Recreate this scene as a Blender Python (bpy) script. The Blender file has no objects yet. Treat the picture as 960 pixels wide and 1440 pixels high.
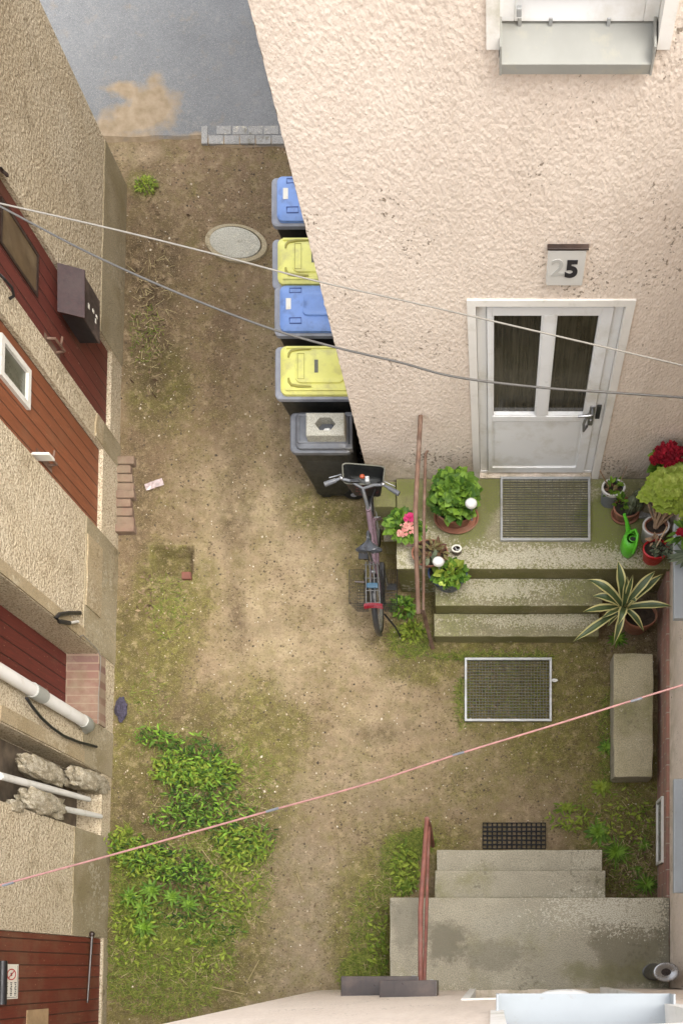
import bpy, bmesh, math, random
import numpy as np
from mathutils import Vector, Matrix, noise
R = math.radians
random.seed(7)
S = bpy.context.scene
C = S.collection

# ------------------------------------------------------------------ camera, sky, sun, exposure
CAM_H, FPX = 9.2, 1340.0          # camera height above the yard, focal length in photo pixels (960 x 1440)
cd = bpy.data.cameras.new('camera')
cam = bpy.data.objects.new('camera', cd); C.objects.link(cam)
cam.location = (0, 0, CAM_H)      # leaning out of the upper window, sensor parallel to the ground, lens shifted
cd.sensor_fit = 'VERTICAL'; cd.sensor_height = 36.0; cd.sensor_width = 24.0
cd.lens = FPX / 1440 * 36.0
cd.shift_x = (480 - 692) / 1440.0
cd.shift_y = (1364 - 720) / 1440.0
cd.clip_start = 0.05; cd.clip_end = 500
S.camera = cam

SUN_EL, SUN_AZ = 66.0, 103.0      # elevation, compass bearing of the sun (0 = +Y, clockwise)
w = bpy.data.worlds.new('World'); S.world = w; w.use_nodes = True
nt = w.node_tree
bg = nt.nodes['Background']
sky = nt.nodes.new('ShaderNodeTexSky'); sky.sky_type = 'NISHITA'; sky.sun_disc = False
sky.sun_elevation = R(SUN_EL); sky.sun_rotation = R(SUN_AZ)
sky.dust_density = 3.0; sky.ozone_density = 0.6; sky.air_density = 1.0
hsv = nt.nodes.new('ShaderNodeHueSaturation'); hsv.inputs['Saturation'].default_value = 0.25
nt.links.new(sky.outputs[0], hsv.inputs['Color'])
nt.links.new(hsv.outputs[0], bg.inputs['Color'])
bg.inputs['Strength'].default_value = 0.15
sl = bpy.data.lights.new('sun', 'SUN'); sl.energy = 1.0; sl.angle = R(45); sl.color = (1.0, 0.965, 0.91)
sun = bpy.data.objects.new('sun', sl); C.objects.link(sun)
az, el = R(SUN_AZ), R(SUN_EL)
d = Vector((math.sin(az) * math.cos(el), math.cos(az) * math.cos(el), math.sin(el)))
sun.rotation_euler = d.to_track_quat('Z', 'Y').to_euler(); sun.location = (0, -4, 20)
S.view_settings.view_transform = 'Standard'; S.view_settings.look = 'None'
S.view_settings.exposure = 2.2; S.view_settings.gamma = 1.0; S.view_settings.use_curve_mapping = False
S.cycles.max_bounces = 8; S.cycles.diffuse_bounces = 4; S.cycles.transparent_max_bounces = 8

# ------------------------------------------------------------------ helpers
SY = 0.746                         # depth to width ratio of round things as the photo shows them
def P(px, py, z=0.0):
    k = (CAM_H - z) / FPX
    return Vector(((px - 692) * k, (1364 - py) * k, z))
def tag(o, label=None, cat=None, group=None, kind=None):
    if label: o['label'] = label
    if cat: o['category'] = cat
    if group: o['group'] = group
    if kind: o['kind'] = kind
    return o
def thing(name, label, cat, loc=(0, 0, 0), group=None):
    o = bpy.data.objects.new(name, None); C.objects.link(o); o.location = loc; o.empty_display_size = 0.1
    return tag(o, label, cat, group)
def root_loc(p):
    v = Vector((0, 0, 0))
    while p is not None:
        v = v + p.location; p = p.parent
    return v

class MB:
    """collects shapes in world coordinates and links them as one mesh object"""
    def __init__(s): s.bm = bmesh.new(); s.mi = 0; s.tint = s.bm.loops.layers.float_color.new('tint'); s.t = (1, 1, 1, 1)
    def _f(s, vs):
        try: f = s.bm.faces.new(vs)
        except ValueError: return None
        f.material_index = s.mi
        for l in f.loops: l[s.tint] = s.t
        return f
    def face(s, pts): return s._f([s.bm.verts.new(p) for p in pts])
    def grid(s, rows, cu=False, cv=False):
        V = [[s.bm.verts.new(p) for p in r] for r in rows]; n, m = len(V), len(V[0])
        for i in range(n if cv else n - 1):
            for j in range(m if cu else m - 1):
                s._f([V[i][j], V[i][(j + 1) % m], V[(i + 1) % n][(j + 1) % m], V[(i + 1) % n][j]])
        return V
    def box(s, x0, x1, y0, y1, z0, z1, M=None, bev=0.0, taper=None):
        b = bmesh.new()
        c = [Vector((x, y, z)) for z in (z0, z1) for y in (y0, y1) for x in (x0, x1)]
        if taper:
            cx, cy = (x0 + x1) / 2, (y0 + y1) / 2
            for v in c:
                if v.z == z0: v.x = cx + (v.x - cx) * taper[0]; v.y = cy + (v.y - cy) * taper[1]
        vs = [b.verts.new(v) for v in c]
        for q in ((0, 2, 3, 1), (4, 5, 7, 6), (0, 1, 5, 4), (1, 3, 7, 5), (3, 2, 6, 7), (2, 0, 4, 6)):
            b.faces.new([vs[i] for i in q])
        if bev > 0: bmesh.ops.bevel(b, geom=list(b.edges), offset=bev, segments=2, affect='EDGES', profile=0.6)
        s.add(b, M)
    def add(s, b, M=None):
        b.verts.ensure_lookup_table(); mp = {}
        for v in b.verts: mp[v] = s.bm.verts.new(M @ v.co if M else v.co)
        for f in b.faces: s._f([mp[v] for v in f.verts])
        b.free()
    def tube(s, pts, r, seg=8, cap=True, sy=1.0):
        pts = [Vector(p) for p in pts]; n = len(pts)
        rr = r if isinstance(r, (list, tuple)) else [r] * n
        rows = []; up = None
        for i in range(n):
            t = (pts[min(i + 1, n - 1)] - pts[max(i - 1, 0)]).normalized()
            if up is None:
                up = Vector((0, 0, 1)) if abs(t.z) < 0.9 else Vector((0, 1, 0))
            a = t.cross(up)
            if a.length < 1e-5: a = t.orthogonal()
            a.normalize(); b = a.cross(t).normalized(); up = b
            rows.append([pts[i] + (a * math.cos(2 * math.pi * k / seg) + b * math.sin(2 * math.pi * k / seg)) * rr[i] for k in range(seg)])
        V = s.grid(rows, cu=True)
        if cap: s._f(V[0][::-1]); s._f(V[-1])
    def lathe(s, prof, c, seg=28, sy=SY, M=None, cap0=True, cap1=False):
        rows = []
        for r, z in prof:
            rows.append([Vector((c[0] + r * math.cos(2 * math.pi * k / seg), c[1] + sy * r * math.sin(2 * math.pi * k / seg), c[2] + z)) for k in range(seg)])
        if M: rows = [[M @ p for p in r] for r in rows]
        V = s.grid(rows, cu=True)
        if cap0: s._f(V[0][::-1])
        if cap1: s._f(V[-1])
    def ball(s, c, r, sx=1, sy=1, sz=1, sub=2, jit=0.0):
        b = bmesh.new(); bmesh.ops.create_icosphere(b, subdivisions=sub, radius=r)
        for v in b.verts:
            k = 1 + jit * noise.noise(v.co * (2.2 / max(r, 1e-4)) + Vector(c) * 31.7)
            v.co = Vector((v.co.x * sx * k, v.co.y * sy * k, v.co.z * sz * k)) + Vector(c)
        s.add(b)
    def leaf(s, o, dr, L, W, droop=0.3, fold=0.25, n=3, nrm=None, blunt=0.5):
        """a leaf of n segments from o along dr, folded along its midrib"""
        o = Vector(o); dr = Vector(dr).normalized()
        side = dr.cross(Vector((0, 0, 1)))
        if side.length < 1e-3: side = Vector((1, 0, 0))
        side.normalize()
        if nrm: side = (Matrix.Rotation(nrm, 3, dr) @ side)
        up = side.cross(dr).normalized()
        l, m, r = [], [], []
        for i in range(n + 1):
            t = i / n
            p = o + dr * (L * t) - Vector((0, 0, 1)) * (droop * L * t * t)
            ww = W * (math.sin(math.pi * min(1, t ** (0.55 + 0.5 * (1 - blunt)) * 0.97 + 0.02)) ** 0.8) * 0.5
            m.append(s.bm.verts.new(p)); l.append(s.bm.verts.new(p - side * ww + up * ww * fold)); r.append(s.bm.verts.new(p + side * ww + up * ww * fold))
        for i in range(n):
            s._f([l[i], m[i], m[i + 1], l[i + 1]]); s._f([m[i], r[i], r[i + 1], m[i + 1]])
    def blade(s, o, dr, L, W, droop=0.4):
        o = Vector(o); dr = Vector(dr).normalized(); side = dr.cross(Vector((0, 0, 1)))
        if side.length < 1e-3: side = Vector((1, 0, 0))
        side.normalize(); a = []
        for t, k in ((0, 1), (0.5, 0.8), (1, 0.08)):
            p = o + dr * (L * t) - Vector((0, 0, droop * L * t * t)); a.append((s.bm.verts.new(p - side * W * k / 2), s.bm.verts.new(p + side * W * k / 2)))
        for i in range(2): s._f([a[i][0], a[i][1], a[i + 1][1], a[i + 1][0]])
    def build(s, name, mats, parent=None, label=None, cat=None, group=None, kind=None, origin=None, smooth=None, weld=False):
        if weld: bmesh.ops.remove_doubles(s.bm, verts=s.bm.verts, dist=1e-4)
        if not isinstance(mats, (list, tuple)): mats = [mats]
        base = root_loc(parent) if parent else Vector(origin or (0, 0, 0))
        for v in s.bm.verts: v.co -= base
        bmesh.ops.recalc_face_normals(s.bm, faces=s.bm.faces)
        me = bpy.data.meshes.new(name); s.bm.to_mesh(me); s.bm.free()
        for m in mats: me.materials.append(m)
        if smooth is not None:
            me.polygons.foreach_set('use_smooth', [True] * len(me.polygons))
            try: me.set_sharp_from_angle(angle=R(smooth))
            except Exception: pass
        o = bpy.data.objects.new(name, me); C.objects.link(o)
        if parent: o.parent = parent
        else: o.location = base
        return tag(o, label, cat, group, kind)

# ------------------------------------------------------------------ materials
class NG:
    def __init__(s, name):
        s.m = bpy.data.materials.new(name); s.m.use_nodes = True; s.t = s.m.node_tree; s.n = s.t.nodes
        s.b = s.n['Principled BSDF']; s.co = s.n.new('ShaderNodeTexCoord')
    def l(s, a, b): s.t.links.new(a, b)
    def noise(s, scale, detail=4, rough=0.55, vec=None, stretch=None, off=0.0):
        n = s.n.new('ShaderNodeTexNoise'); n.inputs['Scale'].default_value = scale; n.inputs['Detail'].default_value = detail; n.inputs['Roughness'].default_value = rough
        v = vec or s.co.outputs['Object']
        if stretch or off:
            mp = s.n.new('ShaderNodeMapping'); mp.inputs['Scale'].default_value = stretch or (1, 1, 1); mp.inputs['Location'].default_value = (off, off * 1.3, off * 0.7); s.l(v, mp.inputs[0]); v = mp.outputs[0]
        s.l(v, n.inputs['Vector']); return n.outputs['Fac']
    def voro(s, scale, feat='F1', stretch=None, rand=1.0):
        n = s.n.new('ShaderNodeTexVoronoi'); n.inputs['Scale'].default_value = scale; n.feature = feat; n.inputs['Randomness'].default_value = rand
        v = s.co.outputs['Object']
        if stretch:
            mp = s.n.new('ShaderNodeMapping'); mp.inputs['Scale'].default_value = stretch; s.l(v, mp.inputs[0]); v = mp.outputs[0]
        s.l(v, n.inputs['Vector']); return n
    def ramp(s, fac, stops):
        r = s.n.new('ShaderNodeValToRGB'); e = r.color_ramp.elements
        for i, (p, c) in enumerate(stops):
            c = (c, c, c) if isinstance(c, (int, float)) else c
            if i < 2: e[i].position = p
            el = e[i] if i < 2 else e.new(p)
            el.color = (*c[:3], 1)
        s.l(fac, r.inputs[0]); return r.outputs[0]
    def rng(s, fac, a, b, c=0.0, d=1.0):
        r = s.n.new('ShaderNodeMapRange'); r.inputs[1].default_value = a; r.inputs[2].default_value = b; r.inputs[3].default_value = c; r.inputs[4].default_value = d
        s.l(fac, r.inputs[0]); return r.outputs[0]
    def mix(s, fac, a, b, mode='MIX'):
        m = s.n.new('ShaderNodeMix'); m.data_type = 'RGBA'; m.blend_type = mode
        for v, i in ((fac, m.inputs[0]), (a, m.inputs[6]), (b, m.inputs[7])):
            if hasattr(v, 'links') or hasattr(v, 'is_linked'): s.l(v, i)
            elif isinstance(v, (int, float)): i.default_value = v if i is m.inputs[0] else (v, v, v, 1)
            else: i.default_value = (*v[:3], 1)
        return m.outputs[2]
    def math(s, op, a, b=0.0):
        m = s.n.new('ShaderNodeMath'); m.operation = op
        for v, i in ((a, m.inputs[0]), (b, m.inputs[1])):
            if isinstance(v, (int, float)): i.default_value = v
            else: s.l(v, i)
        return m.outputs[0]
    def attr(s, name):
        a = s.n.new('ShaderNodeAttribute'); a.attribute_name = name; return a
    def spot(s, cx, cy, rx, ry, nscale=5.0, amt=0.55, off=0.0):
        """ragged stain round a point of the yard (world metres)"""
        ge = s.n.new('ShaderNodeNewGeometry'); o = s.sep(ge.outputs['Position'])
        dx = s.math('DIVIDE', s.math('SUBTRACT', o[0], cx), rx); dy = s.math('DIVIDE', s.math('SUBTRACT', o[1], cy), ry)
        r = s.math('SQRT', s.math('ADD', s.math('MULTIPLY', dx, dx), s.math('MULTIPLY', dy, dy)))
        n = s.noise(nscale, 6, 0.7, vec=ge.outputs['Position'], off=off + 0.01)
        r = s.math('ADD', r, s.math('MULTIPLY', s.math('SUBTRACT', n, 0.5), 4 * amt))
        if nscale >= 8:      # lichen crust: broken into flecks
            f = s.noise(nscale * 6, 4, 0.6, vec=ge.outputs['Position'], off=off + 3.3)
            r = s.math('ADD', r, s.math('MULTIPLY', s.math('SUBTRACT', f, 0.5), 6.0))
            return s.rng(r, 1.0, 0.8)
        return s.rng(r, 1.0, 0.55)
    def sep(s, v):
        x = s.n.new('ShaderNodeSeparateXYZ'); s.l(v, x.inputs[0]); return x.outputs
    def col(s, c):
        if hasattr(c, 'is_linked'): s.l(c, s.b.inputs['Base Color'])
        else: s.b.inputs['Base Color'].default_value = (*c[:3], 1)
        return s
    def rough(s, r):
        if hasattr(r, 'is_linked'): s.l(r, s.b.inputs['Roughness'])
        else: s.b.inputs['Roughness'].default_value = r
        return s
    def bump(s, h, strength=0.5, dist=0.01, prev=None):
        b = s.n.new('ShaderNodeBump'); b.inputs['Strength'].default_value = strength; b.inputs['Distance'].default_value = dist
        s.l(h, b.inputs['Height'])
        if prev: s.l(prev, b.inputs['Normal'])
        s.l(b.outputs[0], s.b.inputs['Normal']); return b.outputs[0]

def simple(name, c, rough=0.5, var=0.15, scale=12, bump=0.0, bscale=60, metal=0.0, dirt=None, dirt_amt=0.4, dscale=5, spec=0.5):
    g = NG(name)
    n = g.noise(scale, 5)
    c0 = tuple(v * (1 - var) for v in c); c1 = tuple(min(1, v * (1 + var)) for v in c)
    k = g.ramp(n, [(0.3, c0), (0.7, c1)])
    if dirt:
        dn = g.rng(g.noise(dscale, 7, 0.65, off=3.1), 0.62 - 0.3 * dirt_amt, 0.75, 0, 0.85)
        k = g.mix(dn, k, dirt)
    g.col(k); g.rough(g.rng(g.noise(scale * 2, 4, off=7.7), 0.3, 0.7, max(0, rough - 0.08), min(1, rough + 0.1)))
    g.b.inputs['Metallic'].default_value = metal
    g.b.inputs['Specular IOR Level'].default_value = spec
    if bump: g.bump(g.noise(bscale, 5), bump, 0.004)
    return g.m
def tinted(name, dark, light, rough=0.45, trans=0.0, spots=None):
    """foliage: each leaf carries its tint in the colour attribute"""
    g = NG(name); a = g.attr('tint').outputs['Fac']
    k = g.mix(a, dark, light)
    k = g.mix(g.rng(g.noise(40, 3), 0.35, 0.7, 0, 0.3), k, tuple(v * 0.75 for v in dark))
    g.col(k).rough(rough + .12); g.b.inputs['Specular IOR Level'].default_value = 0.25
    if trans:
        tr = g.n.new('ShaderNodeBsdfTranslucent'); g.l(k, tr.inputs[0]); mx = g.n.new('ShaderNodeMixShader'); mx.inputs[0].default_value = trans
        g.l(g.b.outputs[0], mx.inputs[1]); g.l(tr.outputs[0], mx.inputs[2]); g.l(mx.outputs[0], g.n['Material Output'].inputs[0])
    return g.m

def m_plaster():
    g = NG('cream_roughcast')
    v = g.voro(52, 'SMOOTH_F1', (1, 1, .62)); n1 = g.noise(85, 4, 0.65, stretch=(1, 1, .6)); n2 = g.noise(22, 3, 0.5, off=2, stretch=(1, 1, .6))
    h = g.math('ADD', g.math('MULTIPLY', v.outputs['Distance'], -0.9), g.math('ADD', n1, g.math('MULTIPLY', n2, 0.6)))
    k = g.ramp(g.noise(1.3, 4, off=5), [(0.3, (0.69, 0.585, 0.485)), (0.7, (0.76, 0.655, 0.55))])
    k = g.mix(g.rng(g.noise(30, 5, 0.6, off=1.7), 0.38, 0.62, 0, 0.4), k, (0.58, 0.475, 0.38))
    k = g.mix(g.rng(g.noise(2.2, 6, 0.7, stretch=(1.6, 1, .28), off=12), 0.52, 0.74, 0, 0.38), k, (0.50, 0.42, 0.335))
    k = g.mix(g.rng(g.noise(0.9, 5, 0.6, off=14), 0.5, 0.7, 0, 0.3), k, (0.80, 0.71, 0.60))
    # soot caught on single grains, thicker in drifts
    sp = g.noise(36, 3, 0.6, stretch=(1, 1, .8), off=9.1); dr = g.noise(1.7, 4, 0.6, off=4.4)
    fine = g.math('ADD', sp, g.math('MULTIPLY', g.math('SUBTRACT', dr, 0.5), 0.75))
    k = g.mix(g.rng(fine, 0.685, 0.75, 0, 0.8), k, (0.15, 0.115, 0.075))
    z = g.sep(g.co.outputs['Object'])[2]
    low = g.math('MULTIPLY', g.rng(z, 0.95, 0.5), g.rng(g.noise(7, 5, off=2.2), 0.35, 0.65))
    k = g.mix(g.math('MULTIPLY', low, 0.6), k, (0.27, 0.23, 0.12))
    g.col(k).rough(0.92); g.bump(h, 1.0, 0.0075)
    g.b.inputs['Specular IOR Level'].default_value = 0.2
    return g.m
def m_roughcast_tan():
    g = NG('tan_roughcast')
    v = g.voro(42, 'SMOOTH_F1'); n1 = g.noise(60, 4, 0.65)
    h = g.math('ADD', g.math('MULTIPLY', v.outputs['Distance'], -1.0), n1)
    y = g.sep(g.co.outputs['Object'])[1]
    k = g.mix(g.rng(y, 4.5, 6.5), (0.56, 0.48, 0.35), (0.43, 0.345, 0.215))
    k = g.mix(g.rng(g.noise(2.0, 5, 0.6, off=5), 0.35, 0.65, 0, 0.5), k, (0.46, 0.37, 0.24))
    k = g.mix(g.rng(g.noise(75, 3, 0.6, off=1.7), 0.5, 0.62, 0, 0.75), k, (0.16, 0.115, 0.06))
    k = g.mix(g.rng(g.noise(3.0, 5, 0.7, off=8), 0.56, 0.75, 0, 0.55), k, (0.15, 0.11, 0.05))
    g.col(k).rough(0.95); g.bump(h, 1.0, 0.014); g.b.inputs['Specular IOR Level'].default_value = 0.15
    return g.m
def m_concrete(name, base, stain=(0.13, 0.115, 0.07), moss=(0.155, 0.155, 0.045), mossamt=0.5, light=(0.50, 0.46, 0.36), lightamt=0.3, seed=0.0, fine=1.0, spots=()):
    g = NG(name)
    k = g.ramp(g.noise(2.2, 6, 0.6, off=seed), [(0.3, tuple(v * 0.82 for v in base)), (0.7, tuple(v * 1.12 for v in base))])
    k = g.mix(g.rng(g.noise(1.6, 5, 0.65, off=seed + 3), 0.62 - 0.32 * mossamt, 0.78 - 0.25 * mossamt, 0, 0.85), k, moss)
    fl = g.math('ADD', g.noise(26, 4, 0.65, off=seed + 6), g.math('MULTIPLY', g.math('SUBTRACT', g.noise(1.9, 3, off=seed + 8), 0.5), 0.9))
    k = g.mix(g.rng(fl, 0.68 - 0.2 * lightamt, 0.74 - 0.2 * lightamt, 0, 0.8), k, light)
    st = g.math('ADD', g.noise(20, 5, 0.7, off=seed + 11), g.math('MULTIPLY', g.math('SUBTRACT', g.noise(2.6, 4, off=seed + 13), 0.5), 0.8))
    k = g.mix(g.rng(st, 0.62, 0.74, 0, 0.7), k, stain)
    for i, (px, py, z, rx, ry, c_, a_, ns) in enumerate(spots):
        q = P(px, py, z); kz = (CAM_H - z) / FPX
        k = g.mix(g.math('MULTIPLY', g.spot(q.x, q.y, rx * kz, ry * kz, ns, off=i * 2.3), a_), k, c_)
    k = g.mix(g.rng(g.noise(110, 3, off=seed), 0.42, 0.62, 0, 0.6), k, tuple(v * 0.42 for v in base))
    g.col(k).rough(0.9); g.b.inputs['Specular IOR Level'].default_value = 0.25
    g.bump(g.math('ADD', g.noise(45, 5, 0.65), g.math('MULTIPLY', g.noise(140, 3), 0.5)), 0.5 * fine, 0.008)
    return g.m
def m_boards(name, c, axis=1, width=0.12, off=0.0, weather=0.3):
    """red painted planks running up the door; axis = the horizontal axis across them"""
    g = NG(name); o = g.sep(g.co.outputs['Object'])
    u = g.math('DIVIDE', g.math('ADD', o[axis], off), width); fr = g.math('FRACT', u); fl = g.math('FLOOR', u)
    gap = g.math('MINIMUM', fr, g.math('SUBTRACT', 1.0, fr))
    wn = g.n.new('ShaderNodeTexWhiteNoise'); wn.noise_dimensions = '1D'; g.l(fl, wn.inputs['W'])
    st = (18, 18, 1.4)
    gr = g.noise(4.0, 6, 0.65, stretch=st)
    k = g.ramp(gr, [(0.25, tuple(v * 0.6 for v in c)), (0.75, tuple(v * 1.3 for v in c))])
    k = g.mix(g.rng(wn.outputs['Value'], 0, 1, 0, 0.45), k, tuple(v * 0.62 for v in c))
    k = g.mix(g.rng(g.noise(2.2, 6, 0.7, off=2), 0.6 - 0.25 * weather, 0.78, 0, 0.75 * weather + 0.2), k, (0.17, 0.115, 0.065))
    k = g.mix(g.rng(g.noise(55, 2, 0.5, stretch=(1, 1, 0.6), off=4), 0.70, 0.74, 0, 0.55), k, (0.42, 0.27, 0.17))
    k = g.mix(g.rng(gap, 0.0, 0.045, 1.0, 0.0), k, (0.015, 0.008, 0.006))
    g.col(k).rough(0.62)
    nb = g.bump(g.rng(gap, 0.0, 0.07), 0.8, 0.012)
    g.bump(gr, 0.35, 0.004, nb)
    return g.m
def m_brick(name, c, axis='Y', bw=0.24, bh=0.07, mortar=(0.36, 0.31, 0.24)):
    g = NG(name); o = g.sep(g.co.outputs['Object']); cb = g.n.new('ShaderNodeCombineXYZ')
    a, b = {'Y': (1, 2), 'X': (0, 2), 'XY': (0, 1), 'YX': (1, 0)}[axis]
    g.l(o[a], cb.inputs[0]); g.l(o[b], cb.inputs[1])
    t = g.n.new('ShaderNodeTexBrick'); g.l(cb.outputs[0], t.inputs['Vector'])
    t.inputs['Scale'].default_value = 1.0; t.inputs['Brick Width'].default_value = bw; t.inputs['Row Height'].default_value = bh
    t.inputs['Mortar Size'].default_value = 0.006; t.inputs['Mortar Smooth'].default_value = 0.4
    t.inputs['Color1'].default_value = (*c, 1); t.inputs['Color2'].default_value = (c[0] * 0.65, c[1] * 0.7, c[2] * 0.8, 1); t.inputs['Mortar'].default_value = (*mortar, 1)
    k = g.mix(g.rng(g.noise(5, 6, 0.7), 0.45, 0.7, 0, 0.6), t.outputs['Color'], (0.27, 0.22, 0.15))
    k = g.mix(g.rng(g.noise(2, 5, 0.7, off=3), 0.55, 0.75, 0, 0.6), k, (0.12, 0.10, 0.05))
    g.col(k).rough(0.92); nb = g.bump(t.outputs['Fac'], -0.5, 0.008); g.bump(g.noise(70, 5), 0.4, 0.005, nb)
    return g.m

M = {}
M['plaster'] = m_plaster()
M['roughcast'] = m_roughcast_tan()
M['smooth_white'] = simple('smooth_white_plaster', (0.70, 0.67, 0.61), 0.8, 0.06, 4, 0.2, 40, dirt=(0.35, 0.33, 0.22), dirt_amt=0.25, dscale=3)
M['smooth_tan'] = m_concrete('smooth_tan_render', (0.36, 0.285, 0.175), moss=(0.24, 0.18, 0.09), mossamt=0.3, light=(0.47, 0.40, 0.28), lightamt=0.35, seed=4, stain=(0.15, 0.10, 0.04))
LICH, MOS, DK = (0.50, 0.46, 0.345), (0.155, 0.17, 0.045), (0.13, 0.115, 0.065)
M['concrete'] = m_concrete('mossy_concrete', (0.33, 0.295, 0.185), moss=(0.175, 0.18, 0.058), mossamt=0.75, light=(0.50, 0.455, 0.34), lightamt=0.3, seed=1, spots=((855, 735, .52, 52, 80, MOS, 1.0, 4), (690, 690, .52, 20, 40, MOS, .9, 5), (665, 720, .52, 30, 70, MOS, .8, 4), (890, 770, .52, 50, 30, MOS, .9, 5), (740, 850, .4, 110, 20, DK, .55, 9), (740, 885, .2, 120, 14, DK, .55, 9), (720, 785, .52, 130, 16, LICH, .9, 9), (850, 785, .52, 60, 14, LICH, .7, 9), (700, 828, .32, 70, 14, LICH, .7, 10), (590, 775, .52, 26, 30, LICH, .7, 8), (770, 872, .14, 90, 10, LICH, .6, 10), (560, 690, .47, 40, 14, MOS, .9, 5)))
M['concrete_riser'] = m_concrete('shaded_mossy_step_front', (0.25, 0.22, 0.115), mossamt=0.85, moss=(0.15, 0.15, 0.045), lightamt=0.0, seed=2)  # moss, plus the shade of the risers put into a darker base
M['concrete_grey'] = m_concrete('grey_concrete', (0.36, 0.325, 0.24), moss=(0.21, 0.195, 0.09), mossamt=0.35, light=(0.46, 0.42, 0.32), lightamt=0.1, seed=9.3, stain=(0.10, 0.09, 0.06), spots=((885, 1330, .5, 60, 60, (0.13, 0.113, 0.065), .65, 5), (870, 1370, .5, 90, 20, (0.17, 0.155, 0.07), .6, 5), (625, 1325, .5, 40, 34, (0.13, 0.115, 0.08), .75, 7), (700, 1345, .5, 60, 26, (0.15, 0.135, 0.095), .55, 6), (720, 1300, .5, 70, 34, (0.36, 0.335, 0.26), .5, 5), (875, 1280, .5, 90, 24, (0.54, 0.50, 0.39), 1.0, 9), (915, 1285, .5, 34, 22, (0.47, 0.43, 0.32), .8, 11), (835, 1210, .17, 30, 16, (0.48, 0.44, 0.33), .8, 11), (575, 1300, .5, 30, 50, (0.15, 0.135, 0.10), .6, 6), (940, 1330, .5, 12, 80, (0.14, 0.13, 0.09), .7, 9)))
M['bench'] = m_concrete('weathered_stone', (0.38, 0.335, 0.215), moss=(0.20, 0.19, 0.075), mossamt=0.45, light=(0.46, 0.42, 0.30), lightamt=0.15, seed=5.5)
M['plinth'] = m_concrete('dirty_plinth', (0.34, 0.285, 0.185), moss=(0.21, 0.165, 0.08), mossamt=0.5, light=(0.42, 0.37, 0.27), lightamt=0.25, seed=7, stain=(0.11, 0.075, 0.035))
M['paver'] = m_concrete('grey_paver', (0.30, 0.29, 0.27), mossamt=0.05, lightamt=0.15, seed=3)
M['pvc_white'] = simple('white_door_plastic', (0.76, 0.76, 0.745), 0.35, 0.03, 3, dirt=(0.52, 0.49, 0.41), dirt_amt=0.4, dscale=3)
M['metal_sill'] = simple('zinc_sill', (0.25, 0.245, 0.215), 0.6, 0.08, 5, dirt=(0.34, 0.31, 0.23), dirt_amt=0.2)
M['sill_light'] = simple('pale_sill', (0.33, 0.35, 0.355), 0.4, 0.05, 4, dirt=(0.30, 0.29, 0.26), dirt_amt=0.05, dscale=26)
def m_pane():
    g = NG('dark_glass_painted_reflection')
    k = g.ramp(g.noise(10, 5, 0.6, stretch=(6, 1, .25)), [(0.3, (0.016, 0.014, 0.009)), (0.72, (0.060, 0.052, 0.036))])  # upright streaky reflections painted into the pane colour
    k = g.mix(g.rng(g.noise(2.4, 4, 0.6, off=4), 0.5, 0.75, 0, 0.5), k, (0.075, 0.066, 0.048))
    g.col(k).rough(0.12); return g.m
M['glass_dark'] = m_pane()
M['black_plastic'] = simple('black_bin_plastic', (0.016, 0.017, 0.016), 0.5, 0.3, 10, 0.15, 80, dirt=(0.05, 0.048, 0.04), dirt_amt=0.2)
M['grey_plastic'] = simple('grey_bin_rim', (0.24, 0.25, 0.28), 0.45, 0.2, 10, 0.1, 80, dirt=(0.17, 0.16, 0.14), dirt_amt=0.3)
M['dark_grey_plastic'] = simple('dark_grey_plastic', (0.10, 0.105, 0.115), 0.4, 0.25, 10, 0.1, 80, dirt=(0.14, 0.13, 0.11), dirt_amt=0.3)
M['blue_lid'] = simple('blue_lid_plastic', (0.16, 0.27, 0.56), 0.42, 0.10, 6, 0.08, 60, dirt=(0.10, 0.15, 0.30), dirt_amt=0.35, dscale=9)
M['blue_dark'] = simple('dark_blue_plastic', (0.04, 0.08, 0.24), 0.45, 0.1, 6)
M['yellow_lid'] = simple('yellow_lid_plastic', (0.66, 0.64, 0.17), 0.45, 0.06, 6, 0.08, 60, dirt=(0.42, 0.38, 0.15), dirt_amt=0.45, dscale=8)
M['yellow_dark'] = simple('shaded_yellow_mould', (0.30, 0.27, 0.05), 0.5, 0.1, 6)
M['sticker'] = simple('dark_sticker', (0.10, 0.10, 0.07), 0.5, 0.2, 60)
M['block'] = m_concrete('precast_concrete', (0.40, 0.385, 0.32), mossamt=0.1, lightamt=0.1, seed=2.4, fine=0.7)
M['rust'] = simple('rusty_steel', (0.13, 0.072, 0.046), 0.8, 0.35, 14, 0.4, 90, dirt=(0.21, 0.15, 0.11), dirt_amt=0.5, dscale=9)
M['red_rust'] = simple('red_oxide_steel', (0.17, 0.058, 0.04), 0.65, 0.25, 14, 0.2, 90, dirt=(0.20, 0.115, 0.085), dirt_amt=0.4, dscale=9)
M['galv'] = simple('galvanised_steel', (0.34, 0.345, 0.34), 0.5, 0.12, 20, 0.1, 90, metal=0.4, dirt=(0.22, 0.2, 0.13), dirt_amt=0.3)
M['galv_bar'] = simple('galvanised_bars', (0.13, 0.128, 0.10), 0.55, 0.2, 20, metal=0.3, dirt=(0.15, 0.14, 0.07), dirt_amt=0.4)
M['rubber'] = simple('black_rubber', (0.010, 0.010, 0.010), 0.75, 0.3, 20, 0.2, 90, dirt=(0.035, 0.032, 0.018), dirt_amt=0.2, spec=0.25)
M['chrome'] = simple('bright_steel', (0.30, 0.30, 0.30), 0.3, 0.08, 12, metal=0.9)
M['steel'] = simple('brushed_steel', (0.13, 0.13, 0.125), 0.42, 0.1, 12, metal=0.75)
M['black'] = simple('black_paint', (0.012, 0.012, 0.013), 0.4, 0.2, 10)
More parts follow.
